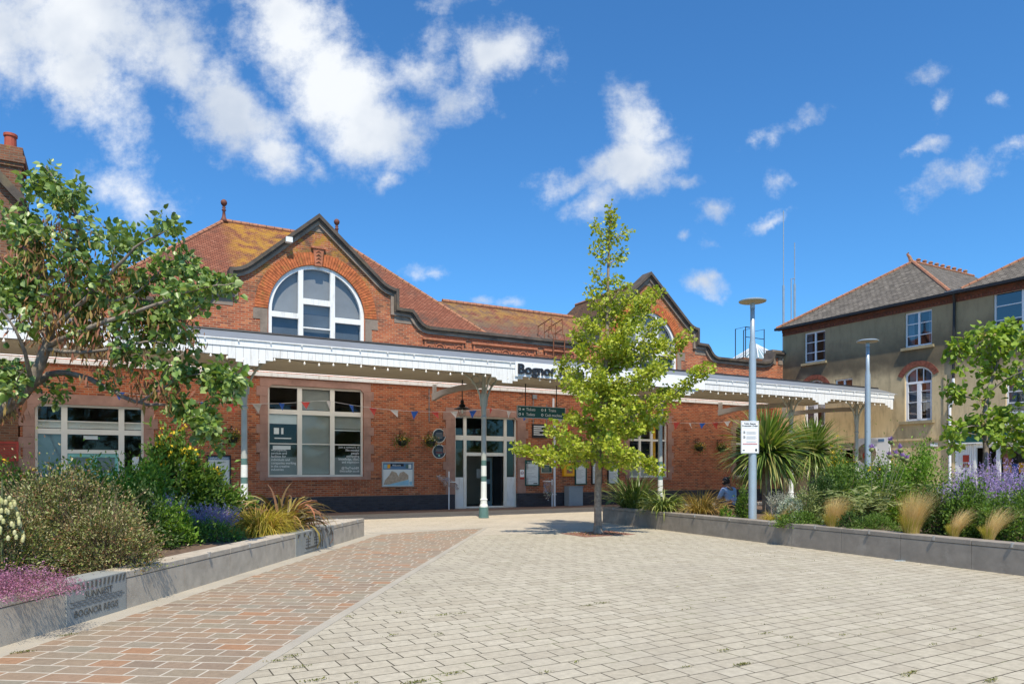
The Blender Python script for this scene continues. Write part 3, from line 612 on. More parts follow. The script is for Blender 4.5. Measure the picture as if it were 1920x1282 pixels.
# ================================================================== left brick block with chimney
LB = thing('brick_house', SP(-16.32, 0, 0), 'tall brown brick house with sloping gable beside the station, at the left edge', 'house', rz=TH)
b = MB(); b.prism([(-9, 0), (-.02, 0), (-.02, 9.9), (-.5, 10.6), (-4.5, 15), (-9, 10.2)], -.05, 11); b.build('wall', M['brick_old'], LB)
b = MB(); band(b, [(-9.2, 10.0), (-4.5, 15.05), (.12, 9.95)], .1, -.14, -.25, 11.1); b.build('verge_coping', M['coping'], LB)
ch = MB(); ch.box(-.66, .06, -.02, .9, 9.4, 11.0); ch.box(-.72, .12, -.08, .96, 11.0, 11.12); ch.box(-.78, .17, -.13, 1.0, 11.12, 11.35); ch.box(-.70, .10, -.06, .94, 11.35, 11.62)
cho = ch.build('chimney', M['brick_old'], LB)
b = MB(); b.lathe([(.17, 11.6), (.16, 12.0), (.19, 12.02), (.19, 12.1), (.15, 12.1)], (-.25, .3, 0), 14); b.build('chimney_pot', M['pot'], cho, smooth=False)
# ================================================================== platform canopy over the forecourt
CN = thing('station_canopy', O, 'long white timber canopy on iron columns along the station front with stepped valance boards', 'canopy', rz=TH)
X0, X1, QF = -26.0, 17.4, 7.0
b = MB(); b.box(X0, X1, -QF-.0, -QF+.05, 4.86, 5.03); b.box(X0, X1, -QF-.03, -QF+.02, 5.03, 5.06)
x = X0+.3
while x < X1: b.box(x, x+.03, -QF-.05, -QF, 4.99, 5.02); x += .82
b.build('fascia_board', M['white'], CN)
b = MB(); b.box(X0, X1, -QF-.012, -QF+.03, 4.845, 4.858); b.build('fascia_bead', M['lead'], CN)
pend = [-26.1+0, -18.35+.05, -10.6, -2.81, 4.85, 12.40]
vb = MB(); bwid = .19; n = int((X1-X0)/bwid)
for i in range(n):
    a = X0+i*bwid; c = a+bwid/2; dd = min(abs(c-p) for p in pend); dd = min(dd, abs(c-X1)+.0)
    dep = .25 if dd < .19 else .17 if dd < .38 else .09 if dd < .57 else 0
    z0 = 4.625-dep
    vb.box(a+.0035, a+bwid-.0035, -QF+.002, -QF+.022, z0, 4.845)
vb.box(X0, X1, -QF+.022, -QF+.03, 4.72, 4.85, 1)
vb.build('valance', [M['white'], M['lead']], CN)
b = MB(); b.box(X0, X1, -QF+.06, -2.2, 4.90, 4.93)
x = X0
b.build('soffit', M['soffit'], CN)
b = MB()
for k in range(1, 29): b.box(X0, X1, -QF+.06+k*.16, -QF+.068+k*.16, 4.893, 4.90)
b.build('soffit_batten', M['soffit'], CN)
b = MB(); b.add([(X0, -QF-.02, 5.06), (X1+.3, -QF-.02, 5.06), (X1+.3, -6.0, 5.42), (X0, -6.0, 5.42)], [(0, 1, 2, 3)])
b.add([(X0, -6, 5.42), (X1+.3, -6, 5.42), (X1+.3, -2.2, 5.16), (X0, -2.2, 5.16)], [(0, 1, 2, 3)])
b.build('lead_roof', M['lead'], CN)
b = MB(); b.tube([(X0, -6.0, 5.43), (X1+.3, -6.0, 5.43)], .05, 6); b.build('roof_ridge', M['black'], CN)
b = MB(); b.quad((X0, -2.2, 5.16), (X1+.3, -2.2, 5.16), (X1+.3, -.05, 5.16), (X0, -.05, 5.16)); b.build('glazed_strip', M['polycarb'], CN)
b = MB(); b.box(X0, X1, -.16, -.04, 4.98, 5.12); b.box(X0, X1, -2.26, -2.18, 4.90, 5.16); b.build('wall_plate', M['white'], CN)
cols = [(-18.2), (-10.54), (-2.89), 4.83, 12.31, 16.85]
for ci, cx in enumerate(cols):
    qc = 5.49
    c = MB(); c.lathe([(.125, 4.05), (.115, 4.12), (.105, 4.18), (.075, 4.2), (.065, 4.75), (.09, 4.80), (.09, 4.9)], (cx, -qc, 0), 14, 0)
    c.lathe([(.088, 1.93), (.080, 3.32), (.105, 3.35), (.105, 3.40), (.08, 3.42), (.095, 3.75), (.125, 4.05)], (cx, -qc, 0), 16, 0)
    c.lathe([(.091, 1.75), (.089, 1.93)], (cx, -qc, 0), 16, 2)
    c.lathe([(.093, 1.40), (.091, 1.75)], (cx, -qc, 0), 16, 1); c.lathe([(.096, 1.22), (.094, 1.40)], (cx, -qc, 0), 16, 2); c.lathe([(.100, .62), (.096, 1.22)], (cx, -qc, 0), 16, 1)
    c.lathe([(.14, .36), (.135, .42), (.115, .46), (.11, .58), (.125, .60), (.125, .63), (.10, .65)], (cx, -qc, 0), 16, 1)
    c.lathe([(.175, 0), (.17, .03), (.155, .30), (.145, .36)], (cx, -qc, 0), 16, 2)
    co = c.build('column', [M['irongrey'], M['ironwhite'], M['irongreen']], CN, smooth=False)
    for sg in (-1, 1):       # curved cast iron brackets, each with a ring in the spandrel
        k = MB(); pts = [(cx+sg*(.10+.95*(1-math.cos(R(a)))), -qc, 3.75+1.10*math.sin(R(a))) for a in range(0, 91, 10)]
        k.tube(pts, .035, 6); k.tube([(cx+sg*(.30+.15*math.cos(R(a))), -qc, 4.60+.15*math.sin(R(a))) for a in range(0, 361, 24)], .022, 6)
        k.build('bracket', M['irongrey'], co)
        if sg < 0:
            k = MB(); pts = [(cx, -qc-(.08+1.25*(1-math.cos(R(a)))), 3.9+.98*math.sin(R(a))) for a in range(0, 91, 10)]; k.tube(pts, .035, 6); k.build('bracket', M['irongrey'], co)
    bm_ = MB(); top_ = 4.88; poly = [(0, 4.88), (5.6, 4.88)]
    bot = [(q, 4.30+.35*math.sin(math.pi*min(1, q/5.4))**.8 if q > .3 else 4.10+.7*q) for q in (5.4, 4.6, 3.6, 2.6, 1.6, .8, .3, .02)]
    pts = [(1.2, 4.56), (2.2, 4.63), (3.4, 4.64), (5.45, 4.58), (5.45, 4.38), (3.4, 4.45), (2.2, 4.42), (1.6, 4.34), (1.2, 4.28)]
    v = [(cx+dx, -q, z) for dx in (-.07, .07) for q, z in pts]; m_ = len(pts)
    bm_.box(cx-.05, cx+.05, -1.4, -1.22, 4.56, 4.90); bm_.add(v, [tuple(range(m_)), tuple(range(m_, 2*m_))[::-1]]+[(i, (i+1) % m_, m_+(i+1) % m_, m_+i) for i in range(m_)]); bm_.build('roof_beam', M['beam'], CN)
b = MB()
for k in range(98):
    pass
FL = thing('festoon_lights', SP(-20, 6.98, 4.53), 'string of small white bulbs hanging beneath the canopy valance', 'string lights', rz=TH)
b = MB(); pts = [(x*.4, 0, .06+.03*math.sin(x*1.3)) for x in range(0, 94)]; b.tube(pts, .008, 4); b.build('cable', M['black'], FL)
bs = MB(); bs.lathe([(.012, .02), (.018, -.01), (.032, -.035), (.026, -.06), (.01, -.07)], (0, 0, 0), 8); src = bs.build('bulb', M['bulb'], FL, smooth=True); src.location = (0, 0, .05)
for k in range(1, 93):
    o = src.copy(); COL.objects.link(o); o.parent = FL; o.location = (k*.4, 0, .05+.03*math.sin(k*1.3))
# station name board on the fascia
NB = thing('station_name_board', SP(-2.55, 7.0, 4.58), 'white board with bold black station name fixed to the canopy edge', 'sign', rz=TH)
b = MB(); b.box(0, 8.2, -.05, -.022, .03, .50); b.build('board', M['signwhite'], NB)
text('Bognor Regis', .44, NB, M['letter'], (.06, -.075, .12), 'raised_lettering', depth=.05, sx=1.10, bold=.014)
# hanging direction sign
HS = thing('direction_sign', SP(-.42, 3.5, 3.60), 'dark green direction sign for tickets, trains and toilets hung on rods under the canopy', 'sign', rz=TH)
b = MB(); b.box(0, 2.12, 0, .06, 0, .42); b.build('board', M['green_sign'], HS); b = MB()
for a in ((-.02, 0, -.02, .44), (2.12, 2.14, -.02, .44), (-.02, 2.14, -.02, 0), (-.02, 2.14, .42, .44)): b.box(a[0], a[1], -.008, .068, a[2], a[3])
b.build('board_edge', M['steel'], HS)
for t_, x, z in (('Tickets', .36, .26), ('Toilets', .36, .07), ('Trains', 1.36, .26), ('Cash machine', 1.20, .07)): text(t_, .155, HS, M['signwhite'], (x, -.006, z), 'lettering', sx=.9)
b = MB()
for x, z in ((.08, .31), (.08, .12), (1.08, .31), (1.08, .12)):
    b.prism([(x+.05*math.cos(R(a)), z+.05*math.sin(R(a))) for a in range(0, 360, 30)], -.006, -.001, [[(x+.03*math.cos(R(a)), z+.03*math.sin(R(a))) for a in range(0, 360, 45)]])
b.box(.2, .28, -.006, -.001, .28, .33); b.box(1.2, 1.24, -.006, -.001, .26, .36); b.box(.2, .24, -.006, -.001, .08, .16); b.build('pictogram', M['signwhite'], HS)
b = MB(); b.tube([(.35, .03, .42), (.35, .03, 1.28)], .02, 6); b.tube([(1.75, .03, .42), (1.75, .03, 1.28)], .02, 6); b.build('hanging_rod', M['black'], HS)
# hanging lantern
HL = thing('hanging_lantern', SP(-2.60, 3.2, 3.55), 'black vintage station lantern with glass bowl hanging under the canopy', 'lantern', rz=TH)
b = MB(); b.lathe([(.02, 1.35), (.02, .62), (.06, .60), (.08, .52), (.05, .50), (.11, .44), (.13, .40), (.10, .38), (.30, .30), (.31, .28), (.14, .27)], n=16); b.build('lamp_shade', M['black'], HL, smooth=False)
b = MB(); b.lathe([(.14, .27), (.155, .18), (.13, .06), (.07, 0), (.01, -.03)], n=16); b.build('glass_bowl', M['glass'], HL, smooth=True)
b = MB(); b.tube([(0, 0, .27), (0, 0, .12)], .03); b.build('bulb', M['bulb'], HL)
# ================================================================== things on the station wall
def wall_thing(name, s, z, label, cat, q=.0, group=None): return thing(name, SP(s, q, z), label, cat, group, rz=TH)
def basket(s, label, seed, cols=('orange', 'white')):
    t = wall_thing('hanging_basket', s, 2.55, label, 'flower basket', q=.01, group='flower baskets on the station wall')
    b = MB(); b.tube([(0, -.02, .15), (0, -.02, .62)], .012, 6); b.tube([(0, -.02, .60), (0, -.32, .60)], .012, 6); b.tube([(0, -.02, .42), (0, -.2, .58)], .01, 6); b.tube([(0, -.3, .6), (0, -.3, .2)], .006, 4)
    b.build('wall_bracket', M['black'], t)
    b = MB(); b.lathe([(.03, -.02), (.13, .02), (.19, .12), (.21, .2), (.19, .2), (.12, .1), (.001, .09)], (0, -.3, 0), 14); b.build('basket', M['black'], t)
    rs = np.random.RandomState(seed); n = 420
    p = rs.normal(size=(n, 3))*np.array([.15, .12, .10])+np.array([0, -.32, .22]); p[:, 2] = np.where(rs.rand(n) < .25, p[:, 2]-rs.rand(n)*.25, p[:, 2])
    leafmesh('foliage', p, .05, 'round', M['l_basket'], t, seed)
    p = rs.normal(size=(60, 3))*np.array([.16, .10, .09])+np.array([0, -.37, .28]); leafmesh('flowers', p, .05, 'round', M['l_basketflower'], t, seed+1)
def disc(r, cx=0, cz=0, n=28): return [(cx+r*math.cos(2*math.pi*i/n), cz+r*math.sin(2*math.pi*i/n)) for i in range(n)]
def plaque(s, z, label, red):
    t = wall_thing('round_plaque', s, z, label, 'plaque', group='round plaques beside the entrance')
    b = MB(); b.prism(disc(.29), -.03, .0, [disc(.265)]); b.build('rim', M['ironwhite'], t); b = MB(); b.prism(disc(.265), -.022, .0); b.build('disc', M['bluehead_dark'], t)
    b = MB()
    for k in range(5):
        w_ = .16-.012*abs(k-2); b.box(-w_, w_, -.026, -.022, .10-k*.05, .115-k*.05, 1 if (red and k == 3) else 0)
    if red: b.prism(disc(.045, 0, -.17), -.027, -.022, mi=2)
    b.build('engraved_lines', [M['grey_letter'], M['redpaint'], M['mint']], t)
M['bluehead_dark'] = plain('plaque_blue_black', (.02, .035, .06), .4, .1, 3)
def poster(s0, s1, z0, z1, label, head, headmat, framemat, nl=14, cat='poster', sub=None, seed=0, headh=.2):
    t = wall_thing('poster_board', s0, z0, label, cat); W_, H_ = s1-s0, z1-z0
    b = MB(); b.prism([(0, 0), (W_, 0), (W_, H_), (0, H_)], -.06, 0, [[(.05, .05), (W_-.05, .05), (W_-.05, H_-.05), (.05, H_-.05)]]); b.build('frame', M[framemat], t)
    b = MB(); b.box(.05, W_-.05, -.03, -.002, .05, H_-.05); b.build('sheet', M['paper'], t)
    b = MB(); b.box(.05, W_-.05, -.035, -.031, H_-.05-headh*H_*.5, H_-.05); b.build('header', M[headmat], t)
    if head: text(head, .1*W_/.74*1.2, t, M['signwhite'], (.1, -.037, H_-.05-headh*H_*.5+.02), 'lettering')
    b = MB(); r = random.Random(seed); zt = H_-.1-headh*H_*.5; step_ = (zt-.1)/nl
    for k in range(nl):
        z = zt-k*step_-.02
        if r.random() < .15: continue
        b.box(.09, .09+(W_-.2)*r.uniform(.45, 1), -.033, -.0305, z-.012, z)
    if sub: b.box(W_*.45, W_-.1, -.034, -.0305, .3, .55, 1)
    b.build('printed_lines', [M['grey_letter'], M['mint']], t)
    if headmat == 'green_sign': 
        q = MB(); q.box(W_-.3, W_-.1, -.036, -.031, .08, .12); q.build('logo', M['letter'], t)
    return t
def build_wall_things():
    basket(-10.12, 'basket of orange flowers on the brick between the iron column and the left windows', 3)
    basket(-3.83, 'small orange and green flower basket above the coastal map board', 4)
    basket(-2.62, 'flower basket with white blooms trailing onto the round plaques', 5)
    basket(11.88, 'dark orange flower basket below the red air brick', 6)
    basket(13.4, 'flower basket half hidden by the spiky palm leaves', 7)
    plaque(-2.13, 3.0, 'upper round dark blue plaque with pale rim left of the entrance', 0)
    plaque(-2.13, 2.36, 'lower round plaque with a red line and green dot left of the entrance', 1)
    poster(1.93, 2.66, .92, 2.04, 'green framed welcome poster right of the entrance doors', 'Welcome', 'green_sign', 'green_sign', seed=1)
    poster(4.56, 5.20, .94, 2.0, 'pale timetable poster between yellow box and tree trunk', None, 'frostblue', 'green_sign', seed=2, sub=0)
    poster(5.48, 6.08, .94, 2.0, 'poster with turquoise panel directly behind the tree trunk', None, 'paper', 'black', seed=3, sub=1)
    poster(6.40, 7.06, .94, 2.04, 'rightmost white notice poster in thin black frame by the window', None, 'paper', 'black', seed=4, nl=18)
    poster(-11.85, -11.18, 1.12, 2.06, 'grey notice board behind the yellow flowers', None, 'paper', 'black', seed=5)
    poster(-10.92, -10.12, 1.05, 2.12, 'notice board with blue heading left of the iron column', 'Information', 'bluehead', 'black', seed=6)
    t = wall_thing('wall_sign', 2.30, 3.02, 'tilted black sign with white lines above the tree branch', 'sign'); b = MB(); b.box(0, .76, -.05, 0, 0, .6); b.build('board', M['letter'], t)
    b = MB(); [b.box(.06, .06+w_, -.055, -.05, .48-k*.09, .52-k*.09) for k, w_ in enumerate((.6, .4, .55, .3, .5))]; b.build('lettering', M['signwhite'], t)
    t = wall_thing('wall_plate_sign', 2.76, 1.47, 'small green rectangular plate with cream border beside the white pipe', 'sign')
    b = MB(); b.box(0, .58, -.03, 0, 0, .37); b.build('border', M['soffit'], t); b = MB(); b.box(.04, .54, -.036, -.03, .04, .33); b.build('plate', M['green_sign'], t); b = MB(); [b.box(.1, .42, -.04, -.036, .25-k*.05, .265-k*.05) for k in range(4)]; b.build('lettering', M['soffit'], t)
    t = wall_thing('no_smoking_sign', 1.68, 1.2, 'small white sign with red base on the stone door surround', 'sign', q=.035)
    b = MB(); b.box(0, .2, -.006, 0, .1, .42, 0); b.box(0, .2, -.006, 0, 0, .1, 1); b.prism(disc(.075, .1, .28), -.009, -.006, [disc(.055, .1, .28)], 1); b.box(.04, .16, -.009, -.006, .27, .29, 2); b.build('sign_face', [M['signwhite'], M['redpaint'], M['letter']], t)
    for s_, lb in ((3.45, 'left small white switch label above the yellow defibrillator box'), (3.98, 'small white label directly above the yellow defibrillator box')):
        t = wall_thing('small_notice', s_, 2.1, lb, 'notice'); b = MB(); b.box(0, .22, -.02, 0, 0, .17, 0); b.box(.05, .17, -.022, -.02, .05, .11, 1); b.build('sign_face', [M['signwhite'], M['grey_letter']], t)
    t = wall_thing('defibrillator_cabinet', 3.86, 1.32, 'bright yellow defibrillator box on the wall above the grey cabinet', 'defibrillator')
    b = MB(); b.box(0, .56, -.22, 0, 0, .56); b.build('case', M['yellow'], t, bevel=.03); b = MB(); b.box(.12, .44, -.226, -.221, .14, .44, 0); b.prism([(.28, .18), (.36, .28), (.28, .38), (.2, .28)], -.23, -.226, mi=1); b.box(.30, .42, -.232, -.226, .34, .42, 2); b.build('window_label', [M['terra'], M['irongreen'], M['letter']], t)
    t = wall_thing('alarm_bell', 4.1, 3.45, 'red fire alarm dome high on the wall left of the tree crown', 'alarm'); b = MB(); b.lathe([(.001, -.14), (.14, -.10), (.19, 0), (.19, .04)], n=16); o = b.build('dome', M['redpaint'], t, smooth=True); o.rotation_euler = (R(-90), 0, 0); o.location = (0, 0, 0)
    t = wall_thing('utility_cabinet', 3.96, 0, 'waist high grey metal cabinet on the pavement below the yellow box', 'cabinet', q=.05)
    b = MB(); b.box(0, .76, -.38, 0, .0, .86); b.build('case', M['cabinet'], t, bevel=.012); b = MB(); b.box(.04, .72, -.39, -.38, .07, .80); b.box(-.02, .78, -.41, .0, .862, .885); b.build('door', M['cabinet'], t)
    t = wall_thing('drainpipe', 3.4, 0, 'white vertical drainpipe from pavement to the direction sign', 'pipe', q=.12); b = MB(); b.tube([(0, 0, 0), (0, 0, 4.0), (0, .1, 4.3), (0, .1, 4.8)], .05, 10); b.build('pipe', M['upvc'], t); b = MB(); [b.box(-.07, .07, -.03, .12, z, z+.05) for z in (.5, 2.0, 3.4)]; b.build('clip', M['upvc'], t)
    bag('refuse_sack_holder', SP(-1.84, .35), 'clear plastic sack blowing sideways from a post left of the entrance', 1)
    bag('refuse_sack_holder', SP(3.06, .45), 'clear plastic sack with litter hanging beside the white drainpipe', 0)
    # map board
    t = wall_thing('map_board', -4.56, .95, 'silver framed coastal map board below the flower baskets', 'map'); b = MB(); b.prism([(0, 0), (1.32, 0), (1.32, .98), (0, .98)], -.06, 0, [[(.04, .04), (1.28, .04), (1.28, .94), (.04, .94)]]); b.build('frame', M['steel'], t)
    b = MB(); b.box(.04, 1.28, -.02, 0, .04, .94, 0); b.box(.05, 1.27, -.024, -.021, .68, .93, 1); b.prism([(.06, .05), (1.12, .05), (1.12, .27), (.8, .2), (.5, .13), (.3, .08)], -.024, -.021, mi=2)
    b.prism([(.07, .08), (.3, .09), (.5, .14), (.8, .21), (1.1, .28), (1.1, .45), (.9, .6), (.75, .55), (.68, .4), (.6, .55), (.4, .62), (.3, .45), (.12, .25)], -.026, -.0245, mi=3)
    b.box(1.14, 1.26, -.024, -.021, .06, .2, 2); b.box(1.14, 1.26, -.024, -.021, .24, .64, 5)
    for k, (x, c) in enumerate(((.08, 2), (.22, 4), (.45, 1), (.98, 6), (1.1, 5))): b.box(x, x+.12, -.027, -.0245, .72, .88, c)
    b.box(.35, .9, -.027, -.0245, .80, .9, 7)
    b.build('printed_map', [M['paper'], M['bluehead'], plain('sea_print', (.25, .48, .62), .5), plain('land_print', (.42, .33, .25), .5, .25, 14), M['yellow'], M['paper'], M['irongreen'], M['letter']], t)
    text('Welcome', .09, t, M['signwhite'], (.42, -.03, .81), 'lettering')
    # access ladder with rusty hoops
    t = wall_thing('access_ladder', 3.25, 5.6, 'rusty access ladder with handrails climbing over the parapet', 'ladder'); b = MB()
    for x in (0, .58): b.tube([(x, -.28, 0), (x, -.28, 1.9), (x, -.12, 2.15), (x, -.12, 2.75), (x-.05, .95, 2.55), (x-.05, .95, 1.5)], .024, 6); b.tube([(x-.02, .45, 2.6), (x-.02, .45, 1.6)], .02, 6); b.tube([(x, -.12, 2.3), (x-.02, .45, 2.2)], .018, 6)
    b.build('handrail', M['rust'], t); b = MB(); [b.tube([(0, -.28, .2+k*.26), (.58, -.28, .2+k*.26)], .018, 6) for k in range(8)]; b.build('rungs', M['rust'], t)
    b = MB(); b.box(-1.0, 1.6, -.34, -.29, .95, 1.02); b.box(-.2, -.12, -.3, 0, .6, .68); b.box(.7, .78, -.3, 0, .6, .68); b.build('support_rail', M['rust'], t)
def bag(name, loc, label, blown):
    t = thing(name, loc, label, 'bin bag', 'refuse sack holders', rz=TH)
    b = MB(); b.tube([(0, 0, 0), (0, 0, 1.55 if blown else 1.2)], .028, 8); b.tube([(.22*math.cos(a)-(.25 if not blown else -.2), .2*math.sin(a)-.05, 1.12) for a in np.linspace(0, 2*math.pi, 16)], .012, 5); b.build('post', M['upvc'], t)
    rs = np.random.RandomState(3+blown); m = bmesh.new(); bmesh.ops.create_icosphere(m, subdivisions=4, radius=1); 
    from mathutils import noise as mn
    for v in m.verts:
        k = mn.noise(v.co*2.6+Vector((blown*5, 0, 0)))*.34+mn.noise(v.co*7)*.12
        v.co *= 1+k
        v.co = Vector((v.co.x*.46-.1, v.co.y*.10-.1, v.co.z*.17+1.12-.22*v.co.x)) if blown else Vector((v.co.x*.2-.25, v.co.y*.16-.05, v.co.z*.42+.78))
    me = bpy.data.meshes.new('plastic_sack'); m.to_mesh(me); m.free(); me.materials.append(M['bag']); o = bpy.data.objects.new('plastic_sack', me); COL.objects.link(o); o.parent = t
    if not blown: leafmesh('litter', rs.normal(size=(26, 3))*np.array([.07, .05, .09])+np.array([-.25, -.05, .52]), .08, 'round', M['l_litter'], t, 2)
def bunting():
    t = thing('bunting', SP(-14, .8, 4.15), 'string of blue, red and white triangular flags across the station front', 'bunting', rz=TH)
    xs = [i*.42 for i in range(0, 68)]
    def cz(x): 
        u_ = (x % 7.0)/7.0; return -.95*4*u_*(1-u_)*.28
    b = MB(); b.tube([(x, 0, cz(x)) for x in xs], .007, 4); b.build('cord', M['flag_white'], t)
    r = random.Random(4); mats = ['flag_blue', 'flag_red', 'flag_white']
    for i in range(1, 67, 2):
        x = xs[i]; z = cz(x); tw = r.uniform(-.9, .9); wx = .16*math.cos(tw); wy = .16*math.sin(tw); ln = .36*r.uniform(.7, 1); bl = r.uniform(-.12, .14); fy = r.uniform(-.15, .1)
        f = MB(); f.add([(x-wx, -wy, z), (x+wx, wy, z), (x+bl*.5+wx*.5, fy*.5+wy*.5+.03, z-ln*.5), (x+bl*.5-wx*.5, fy*.5-wy*.5, z-ln*.5), (x+bl, fy, z-ln)], [(0, 1, 2, 3), (3, 2, 4)]); f.build('flag', M[mats[(i//2) % 3]], t)
# ================================================================== cream house
def cream_house():
    S0 = 18.36; t = thing('cream_house', SP(S0, 0, 0), 'two blocks of stained cream rendered house with slate hipped roofs and red brick eaves band', 'house', rz=TH-R(90))
    ops = {'w1': (1.38, 2.65, 7.24, 8.86), 'w2': (6.90, 8.16, 7.24, 8.86), 'w3': (10.73, 12.9, 7.24, 9.0), 'sm': (3.22, 4.21, 5.2, 6.19), 'w4': (11.2, 12.6, 3.9, 5.75), 'dr': (3.45, 4.35, .0, 2.95), 'shop': (9.15, 16.5, .0, 2.75)}
    def ah(a, c, z0, zs, zt):
        r = ((c-a)**2/4+(zt-zs)**2)/(2*(zt-zs)); cx = (a+c)/2; cz = zt-r; a0 = math.degrees(math.asin((c-a)/2/r))
        return [(a, z0), (c, z0)]+[(cx+r*math.sin(R(a0-2*a0*i/12)), cz+r*math.cos(R(a0-2*a0*i/12))) for i in range(13)]
    A1 = ah(6.9, 8.16, 3.85, 5.98, 6.33); A0 = ah(1.38, 2.65, 3.85, 5.98, 6.3)
    b = MB(); holes = [rect(ops[k]) for k in ('w1', 'w2', 'w3', 'sm', 'w4')]+[A1, A0]
    b.prism([(0, 0), (3.45, 0), (3.45, 2.95), (4.35, 2.95), (4.35, 0), (9.15, 0), (9.15, 2.75), (16.5, 2.75), (16.5, 0), (24, 0), (24, 9.3), (0, 9.3)], 0, .35, holes); b.build('wall', M['render'], t)
    b = MB(); b.box(-.0, .35, .35, 11, 0, 9.3); b.box(0, 24, 10.65, 11, 0, 9.3); b.box(23.65, 24, .35, 10.65, 0, 9.3); b.build('side_wall', M['render'], t)
    b = MB(); b.box(.36, 23.6, 3.0, 3.05, 0, 9.25); b.box(.36, 23.6, .37, 3.0, 3.3, 3.36); b.box(.36, 23.6, .37, 3.0, 6.6, 6.7); b.box(.36, 23.6, .37, 10.6, 9.2, 9.25); b.build('interior_wall', M['room'], t)
    b = MB(); b.box(-.02, 24, -.03, .01, 8.92, 9.3); b.box(-.03, 24, -.06, -.03, 9.1, 9.3); b.build('eaves_brick_band', M['brick_dk2'], t)
    b = MB()
    for k in range(150): b.box(k*.16, k*.16+.08, -.055, -.03, 8.98, 9.06)
    o = b.build('dentil_course', M['brick_arch_dk'], t); o['kind'] = 'stuff'
    for a, c, zs in ((6.9, 8.16, 6.0), (1.38, 2.65, 6.0)):
        v = MB(); r = ((c-a)**2/4+.33**2)/(2*.33); cx = (a+c)/2; cz = zs+.33-r; a0 = 46
        a0 = math.degrees(math.asin(.72/ (r+.02)))
        for i in range(16):
            q = [(cx+rr*math.sin(R(x)), cz+rr*math.cos(R(x))) for rr, x in ((r+.02, a0-2*a0*i/16-.2), (r+.02, a0-2*a0*(i+1)/16+.2), (r+.27, a0-2*a0*(i+1)/16+.2), (r+.27, a0-2*a0*i/16-.2))]
            v.prism(q[::-1], -.03, .01)
        v.build('brick_arch', M['brick_arch_dk'], t)
    def win(r, cols, rows, sill=True, curtain=True, cur=0):
        x0, x1, z0, z1 = r; f = MB(); y = .09; fw_ = .07
        f.box(x0, x0+fw_, y, y+.07, z0, z1); f.box(x1-fw_, x1, y, y+.07, z0, z1); f.box(x0+fw_, x1-fw_, y, y+.07, z0, z0+fw_+.03); f.box(x0+fw_, x1-fw_, y, y+.07, z1-fw_, z1)
        for i in range(1, cols): f.box(x0+(x1-x0)*i/cols-.045, x0+(x1-x0)*i/cols+.045, y-.01, y+.06, z0+fw_, z1-fw_)
        for j in range(1, rows): f.box(x0+fw_, x1-fw_, y-.003, y+.05, z0+(z1-z0)*j/rows-.018, z0+(z1-z0)*j/rows+.018)
        o = f.build('window', M['upvc'], t); g_ = MB(); g_.quad((x0, y+.03, z0), (x1, y+.03, z0), (x1, y+.03, z1), (x0, y+.03, z1)); g_.build('pane', M['glass_blue'], o)
        if sill: s_ = MB(); s_.box(x0-.12, x1+.12, -.14, .09, z0-.12, z0); s_.build('sill', M['stone_cream'], o)
        if curtain:
            for a, e_ in ((x0+.05, x0+.3), (x1-.28, x1-.05)):
                c = MB(); k = 7; pts = [(a+(e_-a)*i/k, .25+.03*(i % 2)) for i in range(k+1)]
                for i in range(k): c.add([(pts[i][0], pts[i][1], z0), (pts[i+1][0], pts[i+1][1], z0), (pts[i+1][0], pts[i+1][1], z1), (pts[i][0], pts[i][1], z1)], [(0, 1, 2, 3)])
                c.build('curtain', M['curtain'], o)
    win(ops['w1'], 2, 3); win(ops['w2'], 2, 3); win(ops['w3'], 2, 3, curtain=False); win(ops['sm'], 2, 1, sill=False, curtain=False); win(ops['w4'], 2, 4)
    for a, c, shp in ((6.9, 8.16, A1), (1.38, 2.65, A0)):
        f = MB(); inn = ah(a+.07, c-.07, 3.95, 5.93, 6.25); f.prism(shp, .09, .16, [inn]); cx = (a+c)/2
        f.box(cx-.05, cx+.05, .08, .15, 3.9, 5.6); f.box(a+.05, c-.05, .078, .152, 5.56, 5.66); f.box(a+.5, a+.53, .09, .14, 5.66, 6.27); f.box(c-.45, c-.42, .09, .14, 5.66, 6.27); f.box(a+.05, c-.05, .088, .14, 4.7, 4.73); f.box(a+.05, c-.05, .088, .14, 5.2, 5.22)
        for e_ in (a+.07, cx-.1, cx+.05, c-.12): f.box(e_, e_+.05, .083, .15, 3.95, 5.56)
        o = f.build('arched_window', M['upvc'], t); g_ = MB(); g_.prism(inn, .12, .125, back=False, rim=False); g_.build('pane', M['glass_blue'], o)
        s_ = MB(); s_.box(a-.2, c+.12, -.16, .09, 3.72, 3.85); s_.build('sill', M['stone_cream'], o)
        k = MB(); k.box(a+.1, a+.42, .24, .26, 3.9, 6.2); k.box(c-.4, c-.1, .24, .26, 3.9, 6.2); k.build('curtain', M['curtain'], o)
    b = MB(); b.box(6.2, 8.75, -.06, .01, 2.95, 3.05); b.box(8.7, 8.85, -.05, .01, 3.4, 5.8); b.build('string_course', M['render'], t)
    b = MB(); b.prism(rect((3.45, 4.35, 0, 2.95)), .05, .12, [rect((3.62, 4.2, .9, 2.6))]); o = b.build('door', M['beam2'], t); q = MB(); q.box(3.62, 4.2, .1, .105, .9, 2.6); q.build('pane', M['glass_dark'], o)
    # roofs
    e0, zr = 9.32, 12.5
